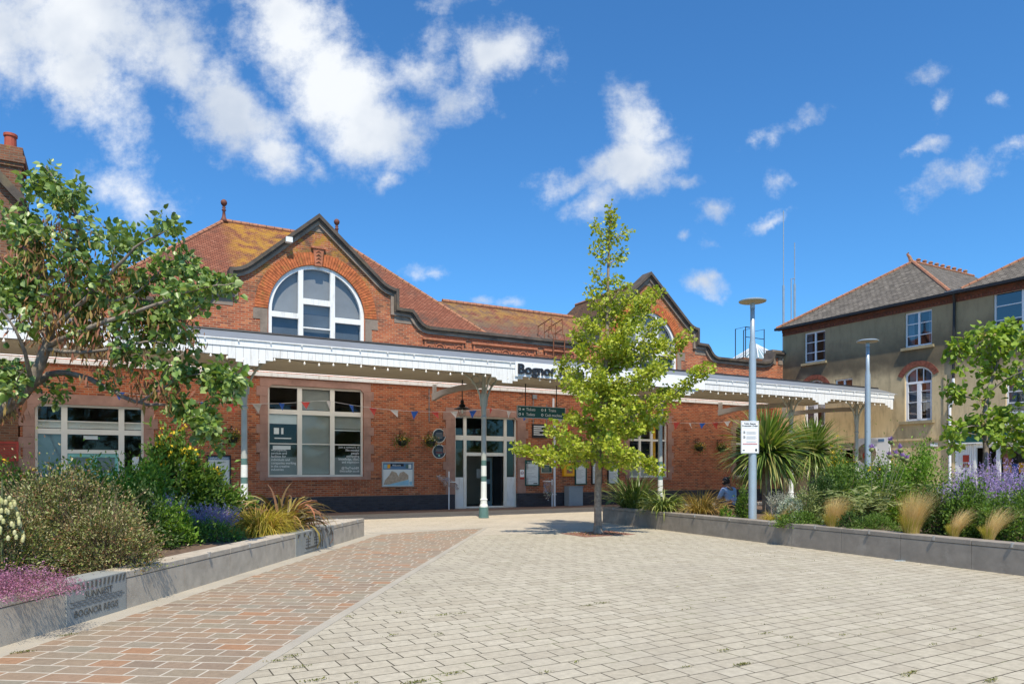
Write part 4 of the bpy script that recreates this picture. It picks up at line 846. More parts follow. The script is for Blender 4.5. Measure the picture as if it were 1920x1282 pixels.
    def hip(b, x0, x1):
        mx_ = (x0+x1)/2; k = (x1-x0)/2; p = (mx_, k-.25, zr); r2 = (mx_, 10.2, zr)
        b.add([(x0, -.3, e0), (x1, -.3, e0), p], [(0, 1, 2)]); b.add([(x0, -.3, e0), p, r2, (x0, 10.8, e0)], [(0, 1, 2, 3)]); b.add([(x1, -.3, e0), (x1, 10.8, e0), r2, p], [(0, 1, 2, 3)]); b.add([(x0, 10.8, e0), r2, (x1, 10.8, e0)], [(0, 1, 2)])
        return p, r2
    b = MB(); p1, r1 = hip(b, -.2, 9.28); p2, r2 = hip(b, 9.28, 18.7); p3, r3 = hip(b, 18.7, 24.2); b.build('slate_roof', M['slate'], t)
    for p_, q_ in (((-.2, -.3, e0+.03), p1), (p1, r1), ((9.0, -.1, e0+.1), p1), ((9.5, -.1, e0+.1), p2), (p2, r2), (p2, (18.6, -.2, e0+.1))): b = MB(); ridge(b, p_, q_, .09); b.build('ridge_tiles', M['ridge'], t)
    b = MB()
    for i in range(9): 
        y = p1[1]+.5+i*.55; b.lathe([(.10, 0), (.09, .08), (.12, .11), (.10, .17), (.04, .2)], (p1[0], y, zr+.05), 8)
    b.tube([(p1[0]-.1, p1[1], zr+.05), (p1[0]-.18, p1[1], zr+.3), (p1[0]-.3, p1[1], zr+.48), (p1[0]-.22, p1[1], zr+.55)], [.12, .09, .06, .03], 6); b.build('ridge_crest', M['ridge'], t)
    b = MB(); b.tube([(11.7, 1.9, 10.3), (11.7, 1.9, 11.75)], .12, 10); b.build('flue', M['steel'], t)
    b = MB(); b.box(-.25, 24.1, -.42, -.28, 9.22, 9.34); b.box(-.25, 24.1, -.30, -.02, 9.24, 9.27); b.build('gutter', M['black'], t); b = MB(); b.box(8.9, 9.6, -.35, .25, 9.36, 9.40); b.build('lead_valley', M['lead'], t)
    b = MB(); b.tube([(9.3, -.35, 9.25), (9.2, -.1, 8.9), (9.15, -.09, 5.6)], .06, 8); b.build('drainpipe', M['black'], t); b = MB(); b.tube([(9.15, -.09, 5.6), (9.15, -.09, 4.6), (9.0, -.09, 4.4), (9.0, -.09, 0)], .06, 8); b.build('drainpipe', M['upvc'], t)
    # shop front
    sh = MB(); sh.box(9.15, 16.5, -.12, .2, 2.78, 3.42); sf = sh.build('shop_sign', M['green_sign'], t); b = MB(); b.box(9.1, 16.55, -.16, .0, 2.72, 2.78); b.box(9.1, 16.55, -.18, .0, 3.42, 3.5); b.build('moulding', M['white'], sf)
    for ch_, x in (('O', 11.05), ('I', 11.45), ('O', 11.8)): text(ch_, .52, sf, M['signwhite'], (x, -.125, 2.9), 'lettering', bold=.01)
    b = MB()
    for k in range(9): b.box(9.17+k*.085, 9.24+k*.085, .02, .05, 0, 2.7)
    b.box(9.16, 9.95, .05, .07, 0, 2.7); b.box(9.95, 10.05, -.02, .1, 0, 2.7); b.box(10.85, 11.0, -.02, .1, 0, 2.72); b.box(13.4, 13.5, -.02, .1, 0, 2.72); b.box(10.05, 16.4, .0, .08, 2.55, 2.72); b.box(11.0, 16.4, -.03, .1, 0, .75); b.build('shop_front', M['white'], t)
    b = MB(); b.quad((11.0, .05, .75), (16.4, .05, .75), (16.4, .05, 2.6), (11.0, .05, 2.6)); b.build('shop_window', M['glass'], t)
    b = MB(); b.box(9.5, 9.75, .0, .02, 1.95, 2.25, 0); b.box(9.5, 9.62, .0, .02, 1.72, 1.9, 1); b.box(9.65, 9.77, .0, .02, 1.72, 1.9, 1); b.build('notice', [M['redpaint'], M['terra_dark']], t)
    b = MB(); b.box(11.05, 11.38, .09, .1, 1.75, 2.5, 0); b.box(11.08, 11.38, .08, .09, 1.5, 1.8, 1); b.box(11.42, 11.62, .08, .09, 1.2, 1.85, 2); b.box(11.66, 11.9, .08, .09, 1.5, 1.9, 3); b.box(11.7, 12.0, .08, .09, 1.0, 1.4, 4); b.build('window_poster', [M['terra'], M['yellow'], M['flag_blue'], M['yellow'], M['paper']], t)
    b = MB(); b.tube([(10.15, .4, .85), (10.2, .35, 1.15), (10.32, .35, 1.32), (10.45, .35, 1.38), (10.5, .35, .9)], .03, 6); b.build('chair_back', M['ironwhite'], t)
    b = MB(); b.box(8.1, 8.42, -.02, .0, 2.66, 2.8); b.build('name_plate', M['signwhite'], t)
    # panelled hoarding with picture
    h = thing('white_hoarding', SP(S0-.25, 4.6, 0), 'white hoarding panel with round picture behind the second lamp post', 'panel', rz=TH-R(90))
    b = MB(); b.box(0, 1.72, 0, .1, .9, 3.15); b.box(0, .1, .02, .12, 0, .9); b.box(1.6, 1.7, .02, .12, 0, .9); b.build('panel', M['upvc'], h); b = MB(); b.prism(disc(.5, .55, 2.4), -.01, 0, mi=0); b.prism(disc(.55, .55, 2.4), -.008, 0, [disc(.5, .55, 2.4)], mi=1); b.prism(disc(.2, .55, 2.3), -.02, -.01, mi=2); b.box(1.15, 1.45, -.01, 0, 2.95, 3.08, 3); b.build('round_picture', [M['bark'], M['signwhite'], M['redpaint'], M['bluehead']], h)
M['brick_dk2'] = brick_mat('dark_red_eaves_brick', [(.17,.055,.035),(.23,.075,.04),(.13,.045,.03)], (.16,.10,.07), stain=((.05,.04,.035), 1.5, .5, .7, .5))
M['brick_arch_dk'] = plain('dark_red_arch_brick', (.20,.065,.04), .85, .4, 7); M['stone_cream'] = plain('cream_sill', (.34,.28,.17), .85, .2, 3, dirt=(.16,.15,.07))
M['curtain'] = plain('pale_curtain', (.50,.52,.58), .9, .08, 3); M['beam2'] = plain('pinkish_door_paint', (.42,.35,.31), .6, .1, 3)
M['glass_blue'] = glass_mat('house_window_glass', (.45, .5, .55), .16)
# ================================================================== far roofs and masts
def far_things():
    t = thing('platform_building', SP(23, -6, 0), 'low building roof with grey glass pyramid rooflight behind the parapet', 'building', rz=TH)
    b = MB(); b.box(-4, 4, -1.5, 4, 0, 8.4); b.build('wall', M['brick_old'], t); b = MB(); b.box(-1.45, 1.45, -1.45, 1.45, 8.4, 8.6); b.build('kerb', M['lead'], t)
    b = MB(); b.add([(-1.4, -1.4, 8.6), (1.4, -1.4, 8.6), (1.4, 1.4, 8.6), (-1.4, 1.4, 8.6), (0, 0, 9.75)], [(0, 1, 4), (1, 2, 4), (2, 3, 4), (3, 0, 4)]); b.build('rooflight', M['frostblue'], t)
    b = MB()
    for sx_, sy_ in ((-1, -1), (1, -1), (1, 1), (-1, 1)): b.tube([(1.4*sx_, 1.4*sy_, 8.62), (0, 0, 9.79)], .04, 6)
    for k in (-.9, -.45, 0, .45, .9): b.tube([(k, -1.4, 8.62), (k*.12, -.1, 9.7)], .03, 5); b.tube([(-1.4, k, 8.62), (-.1, k*.12, 9.7)], .03, 5)
    b.build('glazing_bars', M['upvc'], t)
    t = thing('safety_railing', SP(20.6, -4, 8.3), 'thin dark safety railing on the flat roof beside the cream house', 'railing', rz=TH); b = MB(); b.box(-1.6, 1.2, -.6, .6, -1.5, 0, 1)
    for x in (-1.1, -.4, .5): 
        b.tube([(x, -.3, 0), (x, -.3, 1.9), (x, .5, 1.9), (x, .5, 0)], .03, 5)
    b.tube([(-1.1, -.3, 1.9), (-.4, -.3, 1.9)], .03, 5); b.tube([(-1.1, -.3, 1.3), (.5, -.3, 1.3)], .025, 5); b.build('rails', [M['black'], M['brick_old']], t)
    for s_, q_, h_, lb in ((23.6, -12, 21.6, 'tall thin antenna mast rising left of the cream house roof'), (24.8, -12, 19.2, 'shorter thin antenna mast with side pole beside the cream house roof')):
        p = P(1469 if h_ > 20 else 1490, 881, 52); p.z = 0; t = thing('antenna_mast', p, lb, 'mast', 'antenna masts')
        zt = 1.6+(881-(395 if h_ > 20 else 455))/1348*52
        b = MB(); b.tube([(0, 0, 0), (0, 0, zt-5.4 if h_ > 20 else zt-3)], .08, 8); b.tube([(0, 0, zt-5.6 if h_ > 20 else zt-3), (0, 0, zt)], .035, 6)
        if h_ < 20: b.tube([(-.25, 0, zt-6), (-.25, 0, zt-2.6), (0, 0, zt-2.6)], .04, 6)
        b.build('pole', M['steel'], t)
# ================================================================== planters
def planter_wall(t, runs, thick, H, mat, slab=1.35, skip=()):
    """runs: list of (p0, p1) in local coords (outer edge), inside to the left of travel"""
    b = MB(); c = MB(); s_ = MB(); PT = [Vector(p) for p in runs]
    def mitre(i):
        if i == 0 or i == len(PT)-1: return None
        d0 = (PT[i]-PT[i-1]).normalized(); d1 = (PT[i+1]-PT[i]).normalized(); n0 = Vector((-d0.y, d0.x)); n1 = Vector((-d1.y, d1.x)); m_ = (n0+n1).normalized(); return PT[i]+m_*(thick/m_.dot(n0))
    for si in range(len(PT)-1):
        p0, p1 = PT[si], PT[si+1]; L = (p1-p0).length; d = (p1-p0)/L; nn = Vector((-d.y, d.x)); n = max(1, round(L/slab))
        for i in range(n):
            a = p0+d*(L*i/n+.003*(i > 0)); e_ = p0+d*(L*(i+1)/n-.003*(i < n-1))
            ia = mitre(si) if i == 0 and mitre(si) else a+nn*thick; ie = mitre(si+1) if i == n-1 and mitre(si+1) else e_+nn*thick
            q = [a, e_, ie, ia]; h0 = H-.085
            mid = (L*(i+.5)/n)
            b.add([(p.x, p.y, z) for z in (-.05, h0) for p in q], [(0,1,5,4),(1,2,6,5),(2,3,7,6),(3,0,4,7),(4,5,6,7)])
            g_ = [a-nn*.004, e_-nn*.004, ie, ia]
            c.add([(p.x, p.y, z) for z in (h0+.006, H) for p in g_], [(0,1,5,4),(1,2,6,5),(2,3,7,6),(3,0,4,7),(4,5,6,7),(3,2,1,0)])
            m_ = (a+e_)/2; s_.box(m_.x-.012, m_.x+.012, m_.y-.03 if abs(d.x) > .5 else m_.y-.012, m_.y+.02, H-.06, H+.012)
    b.build('wall_slabs', M[mat], t); c.build('coping', M[mat], t, bevel=.008); s_.build('skate_stud', M['steel'], t)
def planters():
    # left: local x along the path side (towards the station), y into the bed
    t = thing('planter', B0, 'pale granite planter wall with engraved panels along the red path', 'planter', 'raised stone planters', rz=AR)
    Mi = (Matrix.Translation(B0) @ Matrix.Rotation(AR, 4, 'Z')).inverted(); back = Mi @ (B0-U*12)
    planter_wall(t, [(-18.5, 0), (-10.2, 0)], .34, .43, 'granite'); planter_wall(t, [(-9.23, 0), (-4.24, 0)], .34, .43, 'granite'); planter_wall(t, [(-2.19, 0), (0, 0), (back.x, back.y)], .34, .43, 'granite')
    w_ = MB(); w_.box(-10.2, -9.23, -.010, .35, -.05, .433); eng = w_.build('engraved_panel', M['granite_blue'], t, bevel=.006); w_ = MB(); w_.box(-4.24, -2.19, -.010, .35, -.05, .433); eng2 = w_.build('engraved_panel', M['granite_blue'], t, bevel=.006)
    text('SUNNIEST', .105, eng, M['engrave'], (-9.93, -.013, .245), 'carved_lettering', depth=.004, sx=.95); text('BOGNOR REGIS', .105, eng, M['engrave'], (-10.09, -.013, .065), 'carved_lettering', depth=.004, sx=.95)
    e_ = MB()
    for k in range(14): 
        x = -10.16+k*.066; lean = (k-7)*.004; e_.prism([(x, .345), (x+.028, .345), (x+.036+lean, .415), (x+.008+lean, .415)], -.014, -.0105)
    for r_ in range(3):
        for k in range(11):
            x = -10.15+k*.085+(r_ % 2)*.04; z = .235-r_*.025
            if x+.08 < -9.25: e_.prism([(x, z), (x+.02, z-.012), (x+.06, z-.012), (x+.08, z), (x+.06, z-.007), (x+.02, z-.007)], -.014, -.0105)
    e_.build('carved_waves', M['engrave'], eng); e_ = MB()
    x0 = -4.0
    for sx_ in (0, .42):
        e_.box(x0+.35+sx_, x0+.38+sx_, -.014, -.0105, .10, .33)
        for z in (.16, .22, .27): e_.box(x0+.25+sx_, x0+.48+sx_, -.014, -.0105, z, z+.016)
        e_.prism([(x0+.33+sx_, .30), (x0+.40+sx_, .30), (x0+.365+sx_, .36)], -.014, -.0105)
    e_.prism([(x0+.2, .12), (x0+1.0, .12), (x0+.92, .08), (x0+.28, .08)], -.014, -.0105); e_.box(x0+.15, x0+1.0, -.014, -.0105, .03, .036)
    for x in (1.02, 1.12): e_.prism([(x0+x-.03, .05), (x0+x+.03, .05), (x0+x+.02, .25), (x0+x-.02, .25)], -.014, -.0105); e_.prism(disc(.018, x0+x, .275, 8), -.014, -.0105)
    e_.prism([(x0+1.5, .25), (x0+1.78, .25), (x0+1.64, .36)], -.014, -.0105)
    for x in (1.54, 1.61, 1.68, 1.74): e_.box(x0+x-.008, x0+x+.008, -.014, -.0105, .05, .25)
    for k in range(7): 
        x = -4.15+k*.28; e_.prism([(x, .40), (x+.12, .40), (x+.09+(k-3)*.02, .33), (x+.05+(k-3)*.02, .33)], -.014, -.0105)
    e_.build('carved_scene', M['engrave'], eng2)
    b = MB(); b.prism([(-18.5, .3), (-.3, .3), (back.x, back.y+0.3), (-18.5, 11)], .30, .385, plane='xy'); b.build('soil', M['soil'], t)
    # right
    C0 = Vector((2.8, 22.2, 0)); D = Vector((.4026, -.9154, 0)).normalized(); rz_ = math.atan2(D.y, D.x)
    t = thing('planter', C0, 'dark granite planter wall on the right with feather grasses behind it', 'planter', 'raised stone planters', rz=rz_)
    Mi = (Matrix.Translation(C0) @ Matrix.Rotation(rz_, 4, 'Z')).inverted(); bk = Mi @ (C0+U*15)
    planter_wall(t, [(bk.x, bk.y), (0, 0), (20.5, 0)], .34, .47, 'granite_dark', slab=1.28)
    b = MB(); b.prism([(.3, .3), (20.5, .3), (20.5, 12), (bk.x, bk.y-.3)], .30, .40, plane='xy'); b.build('soil', M['soil'], t)
# ================================================================== lamp posts
def lamp(px, d, top_z, label, sign):
    loc = P(px, 881, d); loc.z = .36; h = top_z-loc.z
    t = thing('lamp_post', loc, label, 'lamp post', 'disc lamp posts')
    b = MB(); b.lathe([(.10, 0), (.095, .03), (.092, 1.3), (.085, h*.62), (.078, h*.8), (.055, h*.83), (.05, h-.04)], n=18); b.build('pole', M['lamp'], t, smooth=True)
    b = MB(); b.lathe([(.05, h-.06), (.1, h-.05), (.31, h-.01), (.315, h+.01), (.26, h+.035), (.08, h+.05), (.001, h+.052)], n=32, mi=0)
    b.lathe([(.12, h-.052), (.29, h-.018), (.29, h-.016), (.12, h-.05)], n=32, mi=1); b.build('lamp_head', [M['lamp'], M['lampdisc']], t)
    b = MB(); b.lathe([(.06, h-.16), (.05, h-.05), (.03, h-.05)], n=12); b.build('neck', M['lamp'], t)
    if sign:
        s_ = thing('notice_sign', loc+Vector((-.10, -.11, 1.6)), 'white public spaces protection order notice fixed to the nearer lamp post', 'sign', rz=R(4))
        z0 = 1.6+(881-850)/1348*d-(.36+1.6)
        b = MB(); b.box(-.21, .22, 0, .012, z0, z0+.76); b.build('plate', M['signwhite'], s_, bevel=.004)
        b = MB(); b.prism(rect((-.20, .21, z0+.01, z0+.75)), -.002, -.0003, [rect((-.19, .20, z0+.02, z0+.74))]); b.box(-.17, .18, -.002, 0, z0+.595, z0+.60); b.box(-.17, .18, -.002, 0, z0+.195, z0+.20); b.build('border', M['grey_letter'], s_)
        text('Public Spaces\nProtection Order', .052, s_, M['letter'], (.005, -.003, z0+.68), 'lettering', align='CENTER', bold=.001)
        b = MB()
        for zz in (.47, .36): 
            b.prism(disc(.034, -.135, z0+zz+.02, 14), -.002, 0, [disc(.028, -.135, z0+zz+.02, 14)]); b.box(-.145, -.125, -.003, 0, z0+zz, z0+zz+.04)
        b.prism([(.13, z0+.05), (.17, z0+.05), (.175, z0+.09), (.15, z0+.125), (.125, z0+.09)], -.002, 0); b.box(-.17, -.12, -.002, 0, z0+.06, z0+.085); b.build('pictogram', M['letter'], s_)
        b = MB()
        for zz, n in ((.505, 4), (.395, 4), (.275, 2)):
            for k in range(n): b.box(-.085, .17-.03*(k % 2), -.002, 0, z0+zz-k*.02, z0+zz-k*.02+.008)
        b.build('small_print', M['grey_letter'], s_); b = MB(); b.box(-.17, .18, -.002, 0, z0+.215, z0+.235); b.build('red_line', M['redpaint'], s_)
# ================================================================== seated person
def person():
    loc = Vector(((1373-960)/1348*21.2, 21.2, .50)); bl = thing('stone_block', loc-Vector((0, 0, .5)), 'low granite block in the planting that the person sits on', 'stone seat', rz=TH-R(6)); k_ = MB(); k_.box(-.3, .3, -.2, .22, .3, .46); k_.build('block', M['granite'], bl, bevel=.02)
    t = thing('person', loc, 'person seen from behind in a pale blue shirt and jeans sitting among the flax', 'person', rz=TH-R(6)); t.scale = (1.06,)*3
    def skin(name, verts, edges, radii, mat, root=0, sub=2):
        me = bpy.data.meshes.new(name); me.from_pydata(verts, edges, []); o = bpy.data.objects.new(name, me); COL.objects.link(o); o.parent = t; me.materials.append(M[mat])
        o.modifiers.new('skin', 'SKIN'); 
        for i, r in enumerate(radii): me.skin_vertices[0].data[i].radius = r if isinstance(r, tuple) else (r, r)
        me.skin_vertices[0].data[root].use_root = True
        s_ = o.modifiers.new('sub', 'SUBSURF'); s_.levels = sub; s_.render_levels = sub; return o
    # x right, y away from the camera (facing the station), z up from the seat
    V = [(0,0,.10),(0,.06,.30),(-.01,.12,.46),(-.01,.16,.56),(-.02,.22,.66),(-.02,.27,.76),(-.17,.15,.50),(-.25,.20,.30),(-.17,.40,.22),(.15,.15,.50),(.24,.20,.30),(.13,.40,.22),
         (-.10,.06,.08),(-.12,.46,.10),(-.12,.50,-.34),(-.12,.60,-.38),(.10,.06,.08),(.12,.46,.10),(.12,.50,-.34),(.12,.60,-.38)]
    E_ = [(0,1),(1,2),(2,3),(3,4),(4,5),(2,6),(6,7),(7,8),(2,9),(9,10),(10,11),(0,12),(12,13),(13,14),(14,15),(0,16),(16,17),(17,18),(18,19)]
    Rr = [(.14,.11),(.12,.10),(.13,.09),.055,(.085,.095),(.075,.09),.055,.045,.032,.055,.045,.032,.09,.065,.045,.04,.09,.065,.045,.04]
    k = len(V)
    for hx, sg in ((-.17, 1), (.13, -1)):           # hands on the lap, five fingers each
        w0 = 8 if sg == 1 else 11; V.append((hx+sg*.02, .46, .20)); Rr.append((.035, .018)); pm = len(V)-1; E_.append((w0, pm))
        for f_ in range(4):
            a = len(V); V.append((hx+sg*.02+(f_-1.5)*.02, .50, .19)); V.append((hx+sg*.02+(f_-1.5)*.022, .535+.006*(f_ in (1, 2)), .175)); Rr += [.009, .008]; E_ += [(pm, a), (a, a+1)]
        a = len(V); V.append((hx+sg*.055, .48, .20)); V.append((hx+sg*.065, .51, .19)); Rr += [.010, .009]; E_ += [(pm, a), (a, a+1)]
    body = skin('body', V, E_, Rr, 'skin')
    skin('shirt', [(0,-.01,.02),(0,.05,.28),(-.01,.115,.44),(-.01,.14,.51),(-.185,.15,.49),(-.265,.20,.30),(-.21,.34,.24),(.165,.15,.49),(.255,.20,.30),(.18,.34,.24)], [(0,1),(1,2),(2,3),(2,4),(4,5),(5,6),(2,7),(7,8),(8,9)],
        [(.19,.15),(.165,.13),(.17,.115),(.09,.08),.085,.07,.055,.085,.07,.055], 'shirt')
    skin('jeans', [(0,0,.03),(-.10,.06,.09),(-.12,.46,.11),(-.12,.50,-.26),(.10,.06,.09),(.12,.46,.11),(.12,.50,-.26)], [(0,1),(1,2),(2,3),(0,4),(4,5),(5,6)], [(.19,.14),.11,.08,.06,.11,.08,.06], 'jeans')
    b = bmesh.new(); bmesh.ops.create_icosphere(b, subdivisions=4, radius=1)
    from mathutils import noise as mn
    for v in b.verts: v.co = v.co*(1+.10*mn.noise(v.co*5)); v.co = Vector((v.co.x*.105-.02, v.co.y*.115+.235, v.co.z*.125+.72))
    bmesh.ops.delete(b, geom=[v for v in b.verts if v.co.y > .30 and v.co.z < .76], context='VERTS')
    me = bpy.data.meshes.new('hair'); b.to_mesh(me); b.free(); me.materials.append(M['hair']); o = bpy.data.objects.new('hair', me); COL.objects.link(o); o.parent = t
    skin('hair_bun', [(-.02, .12, .80), (-.02, .10, .86)], [(0, 1)], [.045, .05], 'hair')
    f = MB(); f.lathe([(.001, -.012), (.011, 0), (.001, .012)], (-.05, .345, .71), 8); f.lathe([(.001, -.012), (.011, 0), (.001, .012)], (.01, .345, .71), 8); f.build('eyes', M['black'], t, smooth=True)
    f = MB(); f.tube([(-.02, .35, .71), (-.02, .372, .685), (-.02, .355, .675)], [.008, .014, .008], 6); f.tube([(-.125, .24, .72), (-.13, .23, .69)], .018, 6); f.tube([(.085, .24, .72), (.09, .23, .69)], .018, 6); f.build('nose_and_ears', M['skin'], t, smooth=True)
    f = MB(); f.tube([(-.045, .342, .65), (-.02, .352, .647), (.005, .342, .65)], .006, 5); f.build('mouth', M['redpaint'], t)
    for x in (-.12, .12):
        f = MB(); f.tube([(x, .47, -.40), (x, .55, -.40), (x, .68, -.42)], [.05, .055, .035], 8); f.build('shoe', M['black'], t)
# ================================================================== foliage
LEAF = {'round': ([(0,0,0),(.18,-.38,.13),(.60,-.40,.11),(1,0,-.16),(.60,.40,.11),(.18,.38,.13)], [(0,3,2,1),(0,5,4,3)]),
        'fan': ([(0,0,0),(.55,-.48,.05),(.9,-.30,.02),(.78,0,-.03),(.9,.30,.02),(.55,.48,.05)], [(0,3,2,1),(0,5,4,3)]),
        'oval': ([(0,0,0),(.45,-.24,.04),(1,0,-.10),(.45,.24,.04)], [(0,2,1,0),(0,3,2,0)]),
        'thin': ([(0,0,0),(.45,-.10,.0),(1,0,-.06),(.45,.10,.0)], [(0,2,1,0),(0,3,2,0)])}
def leafmesh(name, pts, size, shape, mat, parent=None, seed=0, dirs=None, up=.7, down=0., jit=.35, off=.0):
    rs = np.random.RandomState(seed+100); pts = np.asarray(pts, float); n = len(pts)
    T, F = LEAF[shape]; T = np.array(T); tri = shape in ('oval', 'thin')
    F = np.array([(0,2,1),(0,3,2)]) if tri else np.array(F)
    d = rs.normal(size=(n, 3)) if dirs is None else np.asarray(dirs)+rs.normal(size=(n, 3))*jit
    d[:, 2] -= down; d /= np.linalg.norm(d, axis=1, keepdims=True)
    u = rs.normal(size=(n, 3)); u[:, 2] += up*1.6; u -= d*(u*d).sum(1, keepdims=True); u /= np.linalg.norm(u, axis=1, keepdims=True)+1e-9
    s = np.cross(u, d); sz = size*np.exp(rs.normal(size=n)*.22)
    V = pts[:, None, :]+(T[None, :, 0, None]*d[:, None, :]+T[None, :, 1, None]*s[:, None, :]+T[None, :, 2, None]*u[:, None, :])*sz[:, None, None]
    k = len(T); FF = (F[None]+np.arange(n)[:, None, None]*k).reshape(-1, F.shape[1])
    return npmesh(name, V.reshape(-1, 3), FF, mat, parent)
def blades(name, n, L, W, mat, parent, seed=0, spread=.12, elev=(35, 88), arch=.55, seg=6, lvar=.3, center=(0, 0, 0), tip=.15, curl=0., lean=(0, 0)):
    rs = np.random.RandomState(seed+50); az = rs.rand(n)*2*np.pi; el = np.radians(elev[0]+(elev[1]-elev[0])*rs.rand(n)); ln = L*(1-lvar*rs.rand(n))
    r0 = spread*np.sqrt(rs.rand(n)); a0 = az+rs.normal(size=n)*.6
    base = np.stack([r0*np.cos(a0), r0*np.sin(a0), np.zeros(n)], 1)+np.array(center)
    t = np.linspace(0, 1, seg+1); pos = np.zeros((n, seg+1, 3)); pos[:, 0] = base; e = el.copy(); ar = arch*(.5+rs.rand(n))*(1+.6*np.cos(el))
    for i in range(1, seg+1):
        st = ln/seg; e = e-ar*(1.6*i/seg)*.55
        pos[:, i] = pos[:, i-1]+np.stack([np.cos(e)*np.cos(az)*st+lean[0]*st*i/seg, np.cos(e)*np.sin(az)*st+lean[1]*st*i/seg, np.sin(e)*st], 1)
    side = np.stack([-np.sin(az), np.cos(az), rs.normal(size=n)*.35], 1); side /= np.linalg.norm(side, axis=1, keepdims=True)
    w_ = W*(.7+.6*rs.rand(n)); prof = np.clip(np.minimum(.55+t*1.6, 1), 0, 1)*np.clip((1-t)**.6, 0, 1)+tip*.15
    off_ = side[:, None, :]*(w_[:, None]*prof[None])[:, :, None]*.5
    V = np.stack([pos-off_, pos+off_], 2).reshape(-1, 3); k = 2*(seg+1)
    f = np.array([(2*i, 2*i+1, 2*i+3, 2*i+2) for i in range(seg)])
    FF = (f[None]+np.arange(n)[:, None, None]*k).reshape(-1, 4)
    return npmesh(name, V, FF, mat, parent, smooth=True)
M['l_basket'] = foliage('basket_leaves', [(.10,.16,.03),(.16,.22,.04),(.06,.10,.02)]); M['l_basketflower'] = foliage('basket_flowers', [(.75,.30,.03),(.8,.55,.05),(.75,.72,.65),(.55,.10,.04)], .2)
M['l_litter'] = foliage('litter', [(.12,.4,.2),(.6,.6,.6),(.3,.3,.3)], .1)
M['l_gink'] = foliage('ginkgo_leaves', [(.30,.38,.03),(.45,.50,.045),(.17,.26,.02),(.60,.62,.12),(.36,.43,.035),(.50,.53,.07)], .34)
M['l_red'] = foliage('redbud_leaves', [(.12,.21,.04),(.21,.33,.06),(.07,.14,.025),(.40,.50,.20),(.16,.25,.05),(.28,.38,.10)], .28, .38, .5)
M['l_pod'] = foliage('seed_pods', [(.26,.13,.05),(.42,.16,.10),(.15,.08,.03),(.40,.27,.08),(.20,.16,.05)], .25)
M['l_cat'] = foliage('broad_tree_leaves', [(.22,.34,.04),(.32,.44,.06),(.13,.23,.03)], .38); M['l_catfr'] = foliage('pale_fruit', [(.45,.36,.12),(.52,.42,.17),(.36,.28,.10)], .2)
M['l_olive'] = foliage('small_grey_leaves', [(.24,.27,.06),(.13,.15,.035),(.33,.27,.12),(.08,.12,.025),(.38,.18,.09),(.44,.42,.22),(.19,.25,.05),(.07,.09,.025)], .16)
M['l_pink'] = foliage('pink_flowers', [(.42,.16,.28),(.34,.12,.22),(.52,.27,.38),(.24,.09,.15)], .25); M['l_pinkstem'] = foliage('dark_heather_leaves', [(.10,.12,.04),(.14,.10,.06)])
M['l_green'] = foliage('bright_shrub_leaves', [(.15,.29,.025),(.23,.40,.04),(.08,.17,.02),(.34,.48,.08)], .35); M['l_dark'] = foliage('dark_shrub_leaves', [(.05,.105,.025),(.08,.14,.03),(.035,.07,.02)], .3)
M['l_mid'] = foliage('mid_green_leaves', [(.11,.21,.03),(.18,.30,.045),(.06,.12,.02),(.27,.38,.10)], .35)
M['l_yelfl'] = foliage('yellow_petals', [(.82,.55,.02),(.85,.62,.05),(.75,.42,.02)], .3); M['l_cream'] = foliage('cream_bells', [(.66,.64,.32),(.74,.71,.42),(.55,.56,.22)], .35)
M['l_lav'] = foliage('lavender_flowers', [(.38,.25,.60),(.47,.34,.68),(.28,.18,.50),(.56,.44,.72)], .3); M['l_lavs'] = foliage('silvery_stems', [(.40,.42,.36),(.32,.36,.27),(.48,.46,.42)], .2)
M['l_sedge'] = foliage('gold_sedge', [(.42,.38,.04),(.55,.45,.06),(.30,.30,.04),(.52,.28,.06),(.60,.52,.12)], .35); M['l_bronze'] = foliage('bronze_flax', [(.16,.10,.045),(.30,.24,.06),(.11,.09,.04),(.42,.17,.09),(.36,.32,.10)], .25, .35)
M['l_flax'] = foliage('green_flax', [(.12,.19,.04),(.19,.26,.06),(.08,.13,.03),(.34,.35,.12)], .3, .35); M['l_flax2'] = foliage('lime_flax', [(.26,.33,.06),(.36,.40,.10),(.16,.23,.05),(.44,.42,.16)], .35, .35)
M['l_cord'] = foliage('palm_blades', [(.13,.22,.035),(.20,.30,.05),(.08,.14,.03),(.30,.36,.10),(.38,.33,.12)], .3, .35)
M['l_feather'] = foliage('feather_grass', [(.70,.50,.22),(.80,.62,.33),(.58,.40,.13)], .45, .7); M['l_featherlow'] = foliage('feather_grass_base', [(.52,.44,.07),(.40,.38,.06),(.60,.46,.12)], .35)
M['l_silver'] = foliage('silver_leaves', [(.36,.41,.33),(.26,.33,.23),(.50,.53,.45),(.18,.25,.14)], .25); M['l_card'] = foliage('cardoon_leaves', [(.22,.28,.09),(.32,.36,.13),(.13,.18,.05),(.42,.42,.20)], .3)
M['l_thist'] = foliage('thistle_flowers', [(.34,.18,.52),(.44,.28,.60),(.25,.12,.40)], .2); M['l_orange'] = foliage('orange_grass', [(.42,.22,.06),(.32,.26,.06),(.48,.32,.10),(.22,.20,.05)], .3)
PG = 'plants in the raised beds'
